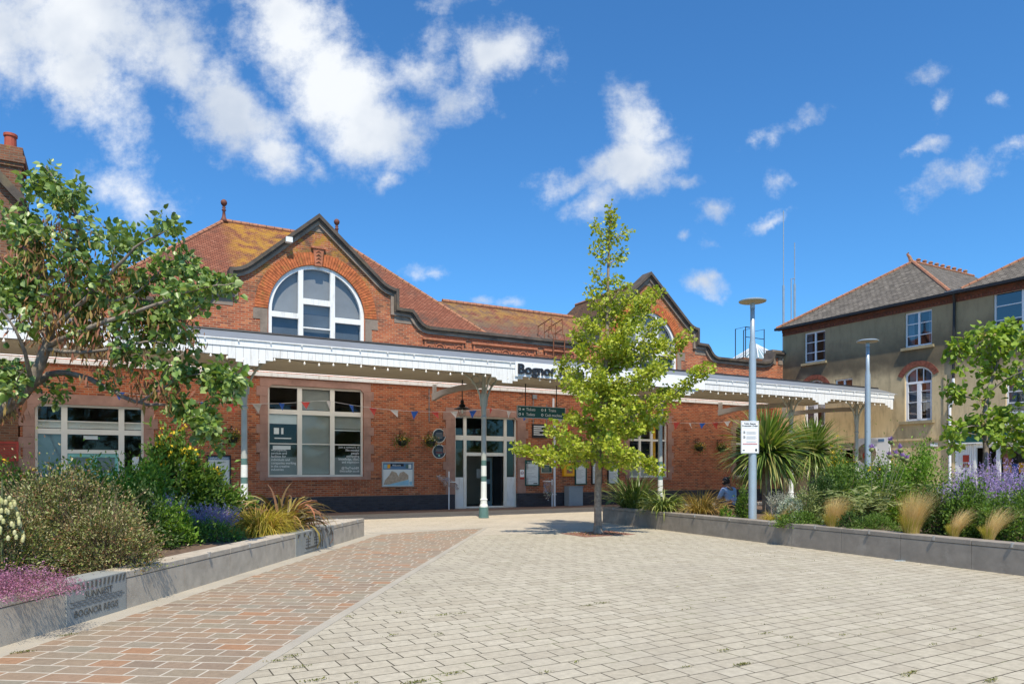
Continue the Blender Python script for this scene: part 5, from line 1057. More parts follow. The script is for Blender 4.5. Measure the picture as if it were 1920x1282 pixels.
def dome_pts(n, rx, ry, h, seed, clumps=26, sig=.16, fill=.25):
    rs = np.random.RandomState(seed); a = rs.rand(clumps)*2*np.pi; e = np.arcsin(rs.rand(clumps)); r = .72+.3*rs.rand(clumps)
    c = np.stack([np.cos(a)*np.cos(e)*rx*r, np.sin(a)*np.cos(e)*ry*r, np.sin(e)*h*r*.9+h*.05], 1)
    k = rs.randint(0, clumps, n); g_ = rs.normal(size=(n, 3))*np.array([rx, ry, h])*sig
    p = c[k]+g_; m = rs.rand(n) < fill; q = rs.normal(size=(n, 3))*np.array([rx, ry, h])*.42; q[:, 2] = np.abs(q[:, 2]); p[m] = q[m]
    p[:, 2] = np.abs(p[:, 2]); return p, c
def shrub(name, loc, label, cat, rx, ry, h, n, size, shape, mat, seed, flowers=None, stem='brownstem', clumps=42, sig=.115, up=.7, fill=.25, down=0, group=PG, twigs=0):
    n = int(n*(1.5 if loc.x < 0 else 2.1)); h *= 1.12; t = thing(name, loc, label, cat, group)
    p, c = dome_pts(n, rx, ry, h, seed, clumps, sig, fill)
    out_ = p/np.array([rx, ry, h])*np.array([1, 1, .8])+np.array([0, 0, .35])
    leafmesh('foliage', p, size, shape, mat, t, seed, dirs=out_, up=up, jit=.6, down=down)
    b = MB(); rs = np.random.RandomState(seed+9)
    for q in c[:18]: b.tube([(q[0]*.08, q[1]*.08, 0), (q[0]*.45, q[1]*.45, q[2]*.55), tuple(q)], [.016, .011, .005], 5)
    b.build('stems', M[stem], t)
    if flowers:
        fm, fn_, fs, zmin = flowers; rs = np.random.RandomState(seed+4); o = p[(p[:, 2] > zmin*h) & (rs.rand(len(p)) < .9)]; o = o[rs.permutation(len(o))[:fn_]]
        o = o+out_[:len(o)]*0+np.array([0, 0, size*.6]); q = np.repeat(o, 5, 0)+rs.normal(size=(len(o)*5, 3))*fs*.35
        leafmesh('flowers', q, fs, 'round', M[fm], t, seed+5, up=.3)
    if twigs:
        rs = np.random.RandomState(seed+6); b = MB(); lp = []; ld = []
        for k in range(twigs):
            a = rs.rand()*2*math.pi; e = .1+rs.rand()*1.2; d = Vector((math.cos(a)*math.cos(e)*rx, math.sin(a)*math.cos(e)*ry, math.sin(e)*h)); s0 = d*.55; s1 = d*(1.05+.28*rs.rand())+Vector((0, 0, .06))
            b.tube([s0, s0.lerp(s1, .5)+Vector((0, 0, .03)), s1], [.005, .004, .002], 4)
            for j in range(14): lp.append(s0.lerp(s1, .2+.8*j/14)); ld.append((s1-s0).normalized()+Vector(rs.normal(size=3)*.7))
        b.build('long_twigs', M['brownstem'], t); leafmesh('twig_leaves', np.array(lp), size, shape, mat, t, seed+8, dirs=np.array(ld))
    return t
def spikes(name, loc, label, cat, n, r, h, seed, lean=.35, fl='l_lav', frac=.5, green=None, sz=.022, thick=1.0, group=PG):
    t = thing(name, loc, label, cat, group); rs = np.random.RandomState(seed); b = MB(); fp = []; fd = []; sp = []; sdir = []
    for k in range(n):
        a = rs.rand()*2*math.pi; rr = r*math.sqrt(rs.rand()); hh = h*(.62+.38*rs.rand())*(1-.25*rr/r); x, y = math.cos(a)*rr*.45, math.sin(a)*rr*.45
        p0 = Vector((x, y, 0)); p1 = Vector((math.cos(a)*rr, math.sin(a)*rr, hh))+Vector(rs.normal(size=3)*.03); pm = p0.lerp(p1, .5)+Vector((-math.cos(a)*.05, -math.sin(a)*.05, .05))
        b.tube([p0, pm, p1], [.004*thick, .003*thick, .002*thick], 3, cap=False)
        m_ = 16
        for j in range(m_):
            f = 1-frac+frac*j/m_; q = pm.lerp(p1, (f-.5)*2) if f > .5 else p0.lerp(pm, f*2); 
            for l in range(2): fp.append(q+Vector(rs.normal(size=3)*.007)); fd.append(Vector(rs.normal(size=3))+Vector((0, 0, .8)))
            if j % 5 == 0:      # side sprigs
                e = q+Vector(rs.normal(size=3)*.05)+Vector((0, 0, .05))
                for l in range(4): fp.append(q.lerp(e, l/4)); fd.append(Vector(rs.normal(size=3))+Vector((0, 0, .8)))
        for j in range(5): q = p0.lerp(pm, rs.rand()); sp.append(q+Vector(rs.normal(size=3)*.03)); sdir.append(Vector(rs.normal(size=3))+Vector((0, 0, .6)))
    b.build('stems', M['l_lavs'], t); leafmesh('flower_spikes', np.array(fp), sz, 'oval', M[fl], t, seed, dirs=np.array(fd))
    leafmesh('foliage', np.array(sp), .05, 'thin' if not green else 'oval', M[green or 'l_lavs'], t, seed+1, dirs=np.array(sdir)); return t
def gp(px, py, z=.4):      # a point on the soil
    d = (1.6-z)*1348/(py-881); return Vector(((px-960)/1348*d, d, z-.02))
def at(px, d, z=.38): return Vector(((px-960)/1348*d, d, z))
def clump(name, loc, label, cat, n, L, W, mat, seed, **kw):
    t = thing(name, loc, label, cat, PG); blades('blades', n, L, W, M[mat], t, seed, **kw); return t
def beds():
    # ---- left bed
    shrub('small_leaved_shrub', at(105, 9.2), 'large sprawling olive-brown small-leaved shrub in the left bed', 'shrub', 1.05, .95, 1.06, 14000, .036, 'oval', M['l_olive'], 11, clumps=110, sig=.075, twigs=90, fill=.25)
    shrub('small_leaved_shrub', at(195, 8.7), 'lower twiggy olive-brown shrub spilling towards the granite coping', 'shrub', .58, .55, .68, 6500, .032, 'oval', M['l_olive'], 12, clumps=60, sig=.09, twigs=70)
    shrub('small_leaved_shrub', at(15, 8.0), 'grey-green shrub at the left picture edge behind the pink heather', 'shrub', .5, .5, .75, 4500, .034, 'oval', M['l_olive'], 13, clumps=30, twigs=40)
    t = thing('pink_heather', at(38, 6.95, .40), 'low mound of pink flowering heather beside the engraved stone', 'heather', PG); p, c = dome_pts(6500, .50, .42, .26, 14, 60, .14, .3); leafmesh('flowers', p, .019, 'oval', M['l_pink'], t, 14, up=.2); p, c = dome_pts(2200, .5, .40, .22, 15, 60, .14, .4); leafmesh('foliage', p, .022, 'thin', M['l_pinkstem'], t, 15)
    t = thing('pink_heather', at(-30, 6.6, .40), 'pink heather mound continuing past the left picture edge', 'heather', PG); p, c = dome_pts(4500, .40, .38, .26, 16, 50, .14, .3); leafmesh('flowers', p, .019, 'oval', M['l_pink'], t, 16, up=.2)
    t = thing('yucca_flower', at(4, 7.7), 'cream bell-shaped yucca flower spike at the left picture edge', 'yucca', PG)
    b = MB(); b.tube([(0, 0, 0), (0, 0, 1.12)], [.016, .008], 6); r = np.random.RandomState(3); fp = []
    bb = MB()
    for k in range(120):
        z = .50+.46*r.rand(); a = r.rand()*6.28; rr = .15*(1.25-z)*1.5+.03; x, y = math.cos(a)*rr, math.sin(a)*rr; b.tube([(0, 0, z), (x, y, z+.01)], .003, 3); bb.lathe([(.004, .0), (.016, -.012), (.020, -.034), (.014, -.048), (.018, -.056)], (x, y, z), 7)
    b.build('stalk', M['stem'], t); bb.build('bells', M['l_cream'], t, smooth=True); blades('blades', 40, .6, .035, M['l_flax'], t, 4)
    shrub('green_shrub', at(240, 12.6), 'fresh green leafy shrub in front of the mint doors', 'shrub', .9, .6, 1.25, 4200, .075, 'oval', M['l_green'], 21, clumps=34)
    shrub('green_shrub', at(130, 12.4), 'green shrub with small orange flowers behind the olive-brown shrub', 'shrub', .8, .5, 1.12, 2800, .07, 'oval', M['l_green'], 22, flowers=('l_yelfl', 14, .05, .7))
    shrub('green_shrub', at(20, 12.0), 'green shrub with yellow flowers below the red grille', 'shrub', .8, .5, 1.15, 2600, .07, 'oval', M['l_mid'], 23, flowers=('l_yelfl', 10, .05, .7))
    shrub('yellow_flowering_plant', at(330, 14.2), 'tall leafy plant topped with many yellow flowers before the brick wall', 'flowering plant', .75, .5, 1.62, 3400, .11, 'oval', M['l_mid'], 24, flowers=('l_yelfl', 60, .055, .72), stem='stem', clumps=30)
    shrub('yellow_flowering_plant', at(395, 14.6), 'shorter leafy plant with scattered yellow flowers in front of the notice boards', 'flowering plant', .62, .45, 1.12, 2400, .11, 'oval', M['l_mid'], 25, flowers=('l_yelfl', 12, .055, .75), stem='stem')
    shrub('green_shrub', at(268, 11.2), 'dark green shrub in the shade between the lavender and the olive shrub', 'shrub', .6, .5, .80, 2400, .06, 'oval', M['l_dark'], 26)
    shrub('green_shrub', at(310, 11.6), 'low bright green leafy shrub beside the bark mulch', 'shrub', .5, .42, .55, 2200, .06, 'oval', M['l_green'], 27)
    spikes('lavender', at(300, 12.0), 'lavender clump in front of the tall yellow-flowered plant', 'lavender', 70, .5, .98, 28); spikes('lavender', at(398, 12.7), 'silvery lavender clump left of the golden sedge', 'lavender', 120, .52, .72, 29, lean=.6)
    shrub('green_shrub', at(395, 12.3), 'low yellow-green bush under the silvery lavender', 'shrub', .55, .4, .32, 1800, .045, 'oval', M['l_mid'], 30)
    clump('golden_sedge', at(492, 13.5), 'rounded clump of golden yellow sedge near the far end of the left planter', 'grass', 1700, .86, .012, 'l_sedge', 31, spread=.20, elev=(18, 86), arch=.50)
    clump('bronze_flax', at(528, 14.4), 'bronze and orange New Zealand flax with long arching leaves', 'flax', 180, 1.35, .07, 'l_bronze', 32, spread=.2, elev=(30, 86), arch=.45, seg=8, lvar=.45)
    shrub('green_shrub', at(455, 14.6), 'small dark leafy plant between the iron column and the bronze flax', 'shrub', .4, .4, .6, 700, .09, 'oval', M['l_mid'], 33)
    # ---- right bed
    clump('green_flax', at(1188, 21.8), 'dark green flax clump at the corner of the right planter', 'flax', 330, 1.35, .055, 'l_flax', 41, spread=.30, elev=(42, 88), arch=.22, seg=8)
    clump('green_flax', at(1243, 19.9), 'lower lime green flax with drooping leaves next to the dark flax', 'flax', 260, .95, .05, 'l_flax2', 42, spread=.22, elev=(38, 84), arch=.38, seg=8)
    clump('bronze_grass', at(1313, 19.3), 'orange-brown grass clump left of the seated person', 'grass', 420, .95, .018, 'l_orange', 43, spread=.18, elev=(35, 88), arch=.35)
    clump('bronze_flax', at(1338, 19.9), 'dark bronze flax beside the seated person', 'flax', 120, .9, .04, 'l_bronze', 44, spread=.2, elev=(30, 80), arch=.5)
    shrub('green_shrub', at(1362, 17.6), 'small bright green sprig in front of the seated person', 'shrub', .16, .14, .28, 240, .05, 'oval', M['l_green'], 45, clumps=8)
    for px, d, zh, r_, n, sd, lb in ((1437, 20.0, 2.08, 1.50, 640, 46, 'large cabbage palm with spiky head behind the nearer lamp post'), (1522, 23.0, 2.15, 1.35, 560, 47, 'smaller cabbage palm below the right end of the canopy')):
        t = thing('cabbage_palm', at(px, d), lb, 'palm', 'cabbage palms'); b = MB(); b.tube([(.05, 0, 0), (0, 0, .8), (.02, 0, zh-.38)], [.16, .13, .13], 10); b.build('trunk', M['bark'], t)
        blades('crown', n, r_, .078, M['l_cord'], t, sd, spread=.16, elev=(-45, 88), arch=.14, seg=7, center=(.02, 0, zh-.40), lvar=.25)
    spikes('lavender', at(1462, 18.0), 'pale lavender clump behind the nearer lamp post', 'lavender', 80, .4, .80, 48, fl='l_lavs'); spikes('lavender', at(1510, 18.0), 'pale lavender behind the silver-leaved plant', 'lavender', 60, .35, .72, 148, fl='l_lavs')
    shrub('silver_plant', at(1482, 16.0), 'silvery white-leaved plant right of the nearer lamp post', 'plant', .28, .26, .52, 1100, .05, 'oval', M['l_silver'], 49)
    shrub('silver_plant', at(1515, 16.0), 'grey-green leafy plant between the silver plant and the feather grass', 'plant', .36, .3, .66, 1400, .05, 'oval', M['l_card'], 50)
    shrub('green_shrub', at(1394, 18.2), 'leafy green plant immediately left of the nearer lamp post', 'shrub', .16, .2, .70, 700, .06, 'oval', M['l_mid'], 51)
    clump('golden_sedge', at(1452, 16.5), 'low golden grass at the coping right of the nearer lamp post', 'grass', 500, .42, .010, 'l_sedge', 52, spread=.14, elev=(25, 86))
    fl = [(1562, 14.5, .74, .13, 'feather grass tuft nearest the nearer lamp post'), (1708, 12.95, .92, .14, 'largest feather grass tuft with pale windblown plumes'), (1787, 12.4, .60, .07, 'small bent feather grass tuft between the two larger ones'), (1853, 11.8, .66, .08, 'rightmost feather grass tuft leaning to the right'), (1466, 15.9, .5, .06, 'feather grass tuft among the silver leaves')]
    for k, (px, d, L, sp_, lb) in enumerate(fl):
        t = thing('feather_grass', at(px, d), lb, 'grass', 'feather grass tufts'); blades('plumes', 1200 if sp_ > .1 else 500, L*1.05, .0042, M['l_feather'], t, 60+k, spread=sp_*.85, elev=(80, 97), arch=.16, lvar=.45, seg=8, lean=(.38 if k < 2 else .95, .05))
        blades('blades', 600 if sp_ > .1 else 300, L*.55, .006, M['l_featherlow'], t, 70+k, spread=sp_*.8, elev=(74, 92), arch=.12)
    # cardoon with thistles
    t = thing('cardoon', at(1632, 15.2), 'grey-green cardoon with deeply cut arching leaves', 'cardoon', PG); r = np.random.RandomState(8); lp = []; ld = []; b = MB()
    for k in range(34):
        a = r.rand()*6.28; L = 1.05+.5*r.rand(); el = .85+.65*r.rand(); pts = []; p_ = Vector((0, 0, .05)); e_ = el
        for i in range(11):
            pts.append(p_.copy()); p_ = p_+Vector((math.cos(a)*math.cos(e_), math.sin(a)*math.cos(e_), math.sin(e_)))*L/10; e_ -= .16
        b.tube(pts, [.014*(1-i/12) for i in range(11)], 4)
        sdv = Vector((-math.sin(a), math.cos(a), 0))
        for i in range(2, 11):
            for sg in (-1, 1):
                for rep in range(2): lp.append(pts[i]); ld.append(sdv*sg+(pts[i]-pts[i-1]).normalized()*.7+Vector(r.normal(size=3)*.12))
    b.build('leaf_ribs', M['l_card'], t); leafmesh('leaflets', np.array(lp), .17, 'thin', M['l_card'], t, 8, dirs=np.array(ld), jit=.12, up=1)
    b = MB(); hd = MB(); tp = []; tops = [(1670, 828), (1634, 842), (1688, 843), (1668, 855), (1680, 853), (1692, 858), (1700, 862), (1536, 885)]
    for px, py in tops[:7]:
        q = P(px, py, 15.4)-t.location; b.tube([(q.x*.3, q.y*.3, .3), (q.x*.7, q.y*.6, q.z*.6), tuple(q-Vector((0, 0, .05)))], [.009, .008, .006], 5)
        hd.lathe([(.012, -.06), (.05, -.03), (.055, .0), (.04, .03)], tuple(q), 9)
        for j in range(60): tp.append(q+Vector((0, 0, .03))+Vector(r.normal(size=3))*.012)
    b.build('flower_stems', M['stem'], t); hd.build('flower_heads', M['l_card'], t, smooth=True); dd = r.normal(size=(len(tp), 3))*.6+np.array([0, 0, 1.2]); leafmesh('thistle_tufts', np.array([tuple(q) for q in tp]), .075, 'thin', M['l_thist'], t, 9, dirs=dd)
    shrub('green_shrub', at(1727, 16.0), 'large bright green leafy shrub in front of the cream house wall', 'shrub', .82, .65, 1.50, 6500, .056, 'oval', M['l_green'], 81, clumps=46)
    shrub('green_shrub', at(1680, 15.8), 'green shrub below the purple thistles', 'shrub', .55, .5, 1.05, 3200, .056, 'oval', M['l_green'], 82)
    shrub('green_shrub', at(1590, 17.5), 'leafy mixed shrub between the palm and the cardoon', 'shrub', .75, .55, 1.2, 3600, .06, 'oval', M['l_mid'], 83)
    shrub('yellow_flowering_plant', at(1575, 21.5), 'tall thin plant with small yellow flowers near the cream house door', 'flowering plant', .6, .5, 1.6, 3000, .065, 'oval', M['l_mid'], 84, flowers=('l_yelfl', 40, .04, .7), stem='stem')
    shrub('green_shrub', at(1655, 19.0), 'loose grey-green shrub behind the second lamp post', 'shrub', .7, .5, 1.3, 3400, .06, 'oval', M['l_mid'], 85, flowers=('l_yelfl', 10, .04, .8))
    shrub('green_shrub', at(1550, 16.6), 'dark green shrub left of the cardoon', 'shrub', .45, .4, 1.0, 2600, .055, 'oval', M['l_dark'], 86)
    shrub('green_shrub', at(1600, 14.2), 'low dark green plant at the coping before the cardoon', 'shrub', .32, .25, .34, 900, .045, 'oval', M['l_dark'], 87)
    shrub('green_shrub', at(1640, 13.9), 'low rosemary-like plant left of the largest feather grass', 'shrub', .45, .25, .32, 1500, .05, 'thin', M['l_mid'], 88, up=.1)
    shrub('green_shrub', at(1760, 13.2), 'dark round shrub between the largest and the bent feather grass', 'shrub', .42, .36, .75, 2600, .05, 'oval', M['l_dark'], 89)
    shrub('green_shrub', at(1822, 12.9), 'leafy green shrub behind the two rightmost feather grasses', 'shrub', .50, .4, .85, 2800, .055, 'oval', M['l_mid'], 90)
    shrub('green_shrub', at(1905, 12.2), 'leafy green shrub at the right picture edge below the lavender', 'shrub', .55, .4, .78, 2600, .055, 'oval', M['l_mid'], 91)
    shrub('green_shrub', at(1500, 15.3), 'low yellowish-green ground plant near the silver leaves', 'shrub', .45, .25, .28, 1200, .045, 'oval', M['l_mid'], 92)
    shrub('green_shrub', at(1995, 13.5), 'leafy shrub just outside the right picture edge', 'shrub', .8, .6, 1.0, 2000, .06, 'oval', M['l_mid'], 93)
    spikes('lavender', at(1862, 14.6), 'tall vivid purple lavender bush in front of the shop window', 'lavender', 330, .80, 1.62, 94, frac=.62, sz=.032); spikes('lavender', at(1912, 13.3), 'purple lavender bush cut by the right picture edge', 'lavender', 260, .62, 1.32, 95, frac=.6, sz=.03); spikes('lavender', at(1795, 14.4), 'smaller purple lavender left of the tall vivid bush', 'lavender', 140, .42, 1.15, 96, frac=.55, sz=.028)
# ================================================================== trees
def limb(b, pts, r0, r1, n=7, wob=0, seed=0):
    pts = [Vector(p) for p in pts]; r = random.Random(seed); q = []
    for i in range(len(pts)-1):
        m_ = 4
        for k in range(m_): 
            t = k/m_; p0 = pts[max(i-1, 0)]; p1 = pts[i]; p2 = pts[i+1]; p3 = pts[min(i+2, len(pts)-1)]
            q.append(.5*((2*p1)+(-p0+p2)*t+(2*p0-5*p1+4*p2-p3)*t*t+(-p0+3*p1-3*p2+p3)*t**3)+Vector((r.uniform(-wob, wob), r.uniform(-wob, wob), r.uniform(-wob, wob))))
    q.append(pts[-1]); b.tube(q, [r0+(r1-r0)*i/(len(q)-1) for i in range(len(q))], n); return q
def ginkgo():
    D = 18.1; base = P(1121, 1000, D); base.z = 0; t = thing('ginkgo_tree', base, 'young conical ginkgo tree with yellow-green leaves growing in the paving', 'tree')
    def L(px, py, dd=0): return P(px, py, D+dd)-base
    b = MB(); tr = [(0, 0, -.05), L(1121, 940), L(1123, 850), L(1130, 760), L(1138, 640), L(1140, 520), L(1143, 430), L(1144, 385)]
    b.lathe([(.16, 0), (.125, .06), (.11, .2)], (0, 0, 0), 12); tq = limb(b, tr, .105, .008, 10, .004)
    r = random.Random(12); rs = np.random.RandomState(12); lp = []; ld = []
    def zc(py): return L(1121, py).z
    def trunk(z):
        for a, c in zip(tq[:-1], tq[1:]):
            if a.z <= z <= c.z: return a.lerp(c, (z-a.z)/(c.z-a.z+1e-6))
        return tq[-1].copy()
    limbs = [(862, (968, 838), -.5), (850, (1035, 800), -1.4), (870, (1236, 880), -.3), (862, (1190, 850), -1.6), (840, (1090, 860), 1.0), (835, (1010, 860), .6), (800, (1065, 778), .5), (815, (1246, 780), .4),
             (800, (1330, 688), -.4), (770, (1255, 735), 1.2), (760, (1290, 625), .3), (740, (1060, 715), -.8), (735, (1052, 680), .9), (720, (1238, 690), -1.2), (700, (1235, 600), -.2), (700, (1082, 655), -.3), (680, (1245, 640), .9),
             (665, (1075, 625), .6), (650, (1205, 560), -.3), (660, (1190, 610), -1.0), (640, (1232, 545), .4), (625, (1090, 600), -.5), (600, (1112, 570), .4), (610, (1180, 545), .5), (585, (1105, 550), -.2), (570, (1170, 530), -.3),
             (560, (1108, 535), .2), (545, (1118, 505), -.2), (530, (1158, 520), .1), (490, (1112, 468), -.05), (495, (1172, 470), .1), (470, (1120, 455), .1), (450, (1178, 432), -.05), (450, (1114, 420), .1), (420, (1150, 400), .05),
             (790, (1150, 770), -1.5), (750, (1160, 740), 1.5), (720, (1120, 700), -1.2), (690, (1160, 670), 1.1), (660, (1140, 640), -.9), (810, (1110, 800), 1.5), (830, (1150, 840), -1.5), (780, (1100, 740), -1.0), (740, (1190, 760), -.9), (700, (1180, 650), .5), (810, (1200, 800), -.7), (845, (1060, 840), .9)]
    for k, (py0, tip_, dd) in enumerate(limbs):
        s = trunk(zc(py0)); e = L(tip_[0], tip_[1], dd); ln = (e-s).length; m_ = s.lerp(e, .5)+Vector((0, 0, -.08*ln if e.z > s.z else .1*ln)); q = limb(b, [s, m_, e], .012+.012*ln, .005, 5, .01, k)
        n = int(25+ln*(300 if py0 > 600 else 150))
        for i in range(n):      # leaves cling to short spurs all along the branch
            f = .12+.88*rs.rand()**.8; j = f*(len(q)-1); a = q[int(j)]; c = q[min(int(j)+1, len(q)-1)]; p = a.lerp(c, j-int(j)); o = Vector(rs.normal(size=3)); sg = .032+.062*min(1, ln)*math.sin(math.pi*min(f, .85)**1.2)+.02
            o2 = o*sg; o2.z *= .75; lp.append(p+o2); ld.append(o)
        for kk in range(int(ln*2.2) if ln > .75 else 0):     # side shoots
            j = int((.3+.65*rs.rand())*(len(q)-1)); a = q[j]; e2 = a+Vector((rs.normal()*.28, rs.normal()*.28, .02+rs.rand()*.25))*min(1.1, .45+.4*ln); b.tube([a, e2], [.007, .003], 4)
            for i in range(42): p = a.lerp(e2, .25+.8*rs.rand()); o = Vector(rs.normal(size=3)); lp.append(p+o*.045); ld.append(o)
    for i in range(170): 
        p = trunk(zc(385+rs.rand()*75)); o = Vector(rs.normal(size=3)); lp.append(p+o*.042); ld.append(o)
    for i in range(260):
        p = trunk(zc(560+rs.rand()*280)); o = Vector(rs.normal(size=3)); lp.append(p+o*.12); ld.append(o)
    b.build('trunk', M['bark'], t, smooth=True)
    leafmesh('crown', np.array([tuple(p) for p in lp]), .078, 'fan', M['l_gink'], t, 12, dirs=np.array([tuple(p) for p in ld]), jit=.5, down=.3)
    pit = thing('tree_pit', base, 'square of reddish gravel around the ginkgo trunk', 'tree pit', rz=TH)
    b = MB(); b.box(-.75, .75, -.55, .55, -.02, .002); b.build('gravel', plain('reddish_gravel', (.24, .12, .085), .9, .5, 30), pit)
    rs2 = np.random.RandomState(2); pp = np.stack([rs2.uniform(-.7, .7, 500), rs2.uniform(-.5, .5, 500), np.full(500, .004)], 1); leafmesh('fallen_bits', pp, .035, 'oval', M['l_pod'], pit, 3, up=.1)['kind'] = 'stuff'
def left_tree():
    D = 11.0; base = Vector((-9.35, 11.3, .38)); t = thing('redbud_tree', base, 'leaning redbud tree with heart-shaped leaves and brown seed pods at the left edge', 'tree')
    def L(px, py, dd=0): return P(px, py, D+dd)-base
    b = MB(); S = {}
    root = [(0, 0, 0), L(-130, 880, .2), L(-60, 815, .1), L(5, 770, 0), L(58, 715, 0), L(85, 655, 0), L(95, 620, 0)]
    S['a'] = limb(b, root, .125, .065, 10, .006, 1)
    br = [([(-60, 822, .2), (20, 770, .2), (62, 725, .25), (100, 700, .3), (150, 705, .3), (215, 735, .2), (262, 755, .1), (330, 765, 0), (385, 800, -.1)], .075, .010),
          ([(92, 622, 0), (130, 560, .1), (150, 500, .2), (148, 420, .1), (110, 350, 0), (85, 312, 0)], .065, .006), ([(88, 650, 0), (150, 622, -.3), (210, 598, -.4), (290, 572, -.5), (360, 545, -.5), (440, 530, -.5)], .05, .006),
          ([(90, 640, 0), (60, 560, .2), (40, 480, .2), (50, 400, .1), (60, 350, .1)], .045, .006), ([(92, 625, 0), (160, 560, -.4), (220, 500, -.5), (265, 455, -.5), (318, 432, -.5)], .045, .006), ([(130, 560, .1), (190, 510, .4), (220, 455, .5), (190, 420, .5)], .03, .005),
          ([(88, 655, 0), (140, 660, -.2), (210, 655, -.4), (290, 640, -.4), (345, 660, -.4)], .035, .006), ([(262, 755, .1), (300, 730, 0), (350, 705, 0), (415, 700, 0), (445, 720, 0)], .022, .004), ([(60, 720, 0), (40, 640, -.6), (-10, 560, -.8)], .04, .006),
          ([(20, 765, 0), (30, 720, -.6), (45, 690, -.9)], .02, .004), ([(148, 430, .1), (100, 430, -.2), (60, 420, -.3)], .02, .004), ([(160, 560, -.4), (240, 560, -.2), (310, 500, .2), (340, 490, .3)], .025, .004), ([(210, 598, -.4), (280, 600, 0), (340, 600, .2), (375, 640, .2)], .022, .004),
          ([(85, 655, 0), (60, 600, 1.0), (20, 560, 1.6)], .03, .005), ([(95, 640, 0), (140, 600, 1.0), (200, 540, 1.6), (230, 500, 1.8)], .03, .005), ([(-60, 815, 0), (-110, 700, .4), (-120, 560, .6), (-90, 450, .4)], .06, .008), ([(-110, 700, .4), (-180, 640, -.2), (-230, 560, -.4)], .04, .006)]
    qs = []
    for k, (pts, r0, r1) in enumerate(br): qs.append(limb(b, [L(*p) for p in pts], r0, r1, 7, .012, k+3))
    allq = [p for q in qs for p in q]
    cl = [(100,330,34,1),(62,375,34,1),(130,395,36,1),(150,350,20,.5),(55,440,45,1),(135,460,40,1),(215,430,26,.7),(262,440,30,.8),(308,432,26,.9),(200,500,50,1),(290,490,36,.8),(330,515,32,.9),(385,530,34,1),(428,532,18,.8),(95,530,60,1),(170,570,60,1),
          (250,570,48,1),(320,590,40,.9),(300,630,42,.9),(340,650,34,.9),(240,640,44,.7),(30,560,40,.8),(22,720,36,1.2),(8,690,26,.8),(160,650,44,.5),(330,700,34,.8),(385,700,36,1),(425,705,28,1),(350,770,30,1.0),(385,800,24,.9),(310,740,24,.5),
          (40,490,46,1),(15,430,34,.9),(200,720,28,.3),(110,740,20,.4),(8,700,20,.5),(240,530,40,.9),(-60,560,80,2),(-140,600,80,2),(-60,430,60,1.4),(370,560,26,.6),(60,600,40,.7),(350,800,30,.9),(400,770,30,.9),(410,830,16,.5),(420,740,26,.9),(440,715,16,.5),(280,680,40,.8),(200,560,50,.9),(120,500,50,.9),(90,470,40,.8),(170,620,50,.7),(330,560,34,.8),(300,560,40,.9),(260,620,40,.8)]
    rs = np.random.RandomState(21); lp = []; ld = []; pp = []; pd = []
    for (x, y, r_, wt) in cl:
        for s_ in range(max(2, int(5.5*wt))):
            c = L(x+rs.normal()*r_*.48, y+rs.normal()*r_*.42, rs.normal()*.30)
            near = min(allq, key=lambda p: (p-c).length); m_ = near.lerp(c, .5)+Vector((0, 0, .05)); b.tube([near, m_, c], [.007, .005, .003], 4)
            for i in range(33):
                f = .25+.85*rs.rand(); p = near.lerp(m_, f*2) if f < .5 else m_.lerp(c, f*2-1); o = Vector(rs.normal(size=3))
                lp.append(p+o*.062); ld.append(o)
    for (x, y, r_, n) in [(130,520,50,80),(110,600,50,110),(180,610,45,90),(50,480,40,80),(200,660,50,80),(280,600,40,50),(310,740,30,40),(110,430,35,40),(60,600,40,60),(20,760,30,30),(150,560,60,110),(340,620,30,30),(220,530,40,70),(260,700,40,30)]:
        for i in range(int(n*3.2)):
            c = L(x+rs.normal()*r_*.6, y+rs.normal()*r_*.55, rs.normal()*.35)
            pp.append(c); pd.append(Vector(rs.normal(size=3)*.40)+Vector((0, 0, -1)))
    b.build('trunk', M['bark_dark'], t, smooth=True)
    A = lambda l: np.array([tuple(p) for p in l])
    leafmesh('crown', A(lp), .093, 'round', M['l_red'], t, 22, dirs=A(ld), jit=.5, down=.5, up=.5); leafmesh('seed_pods', A(pp), .13, 'thin', M['l_pod'], t, 23, dirs=A(pd), jit=.1)
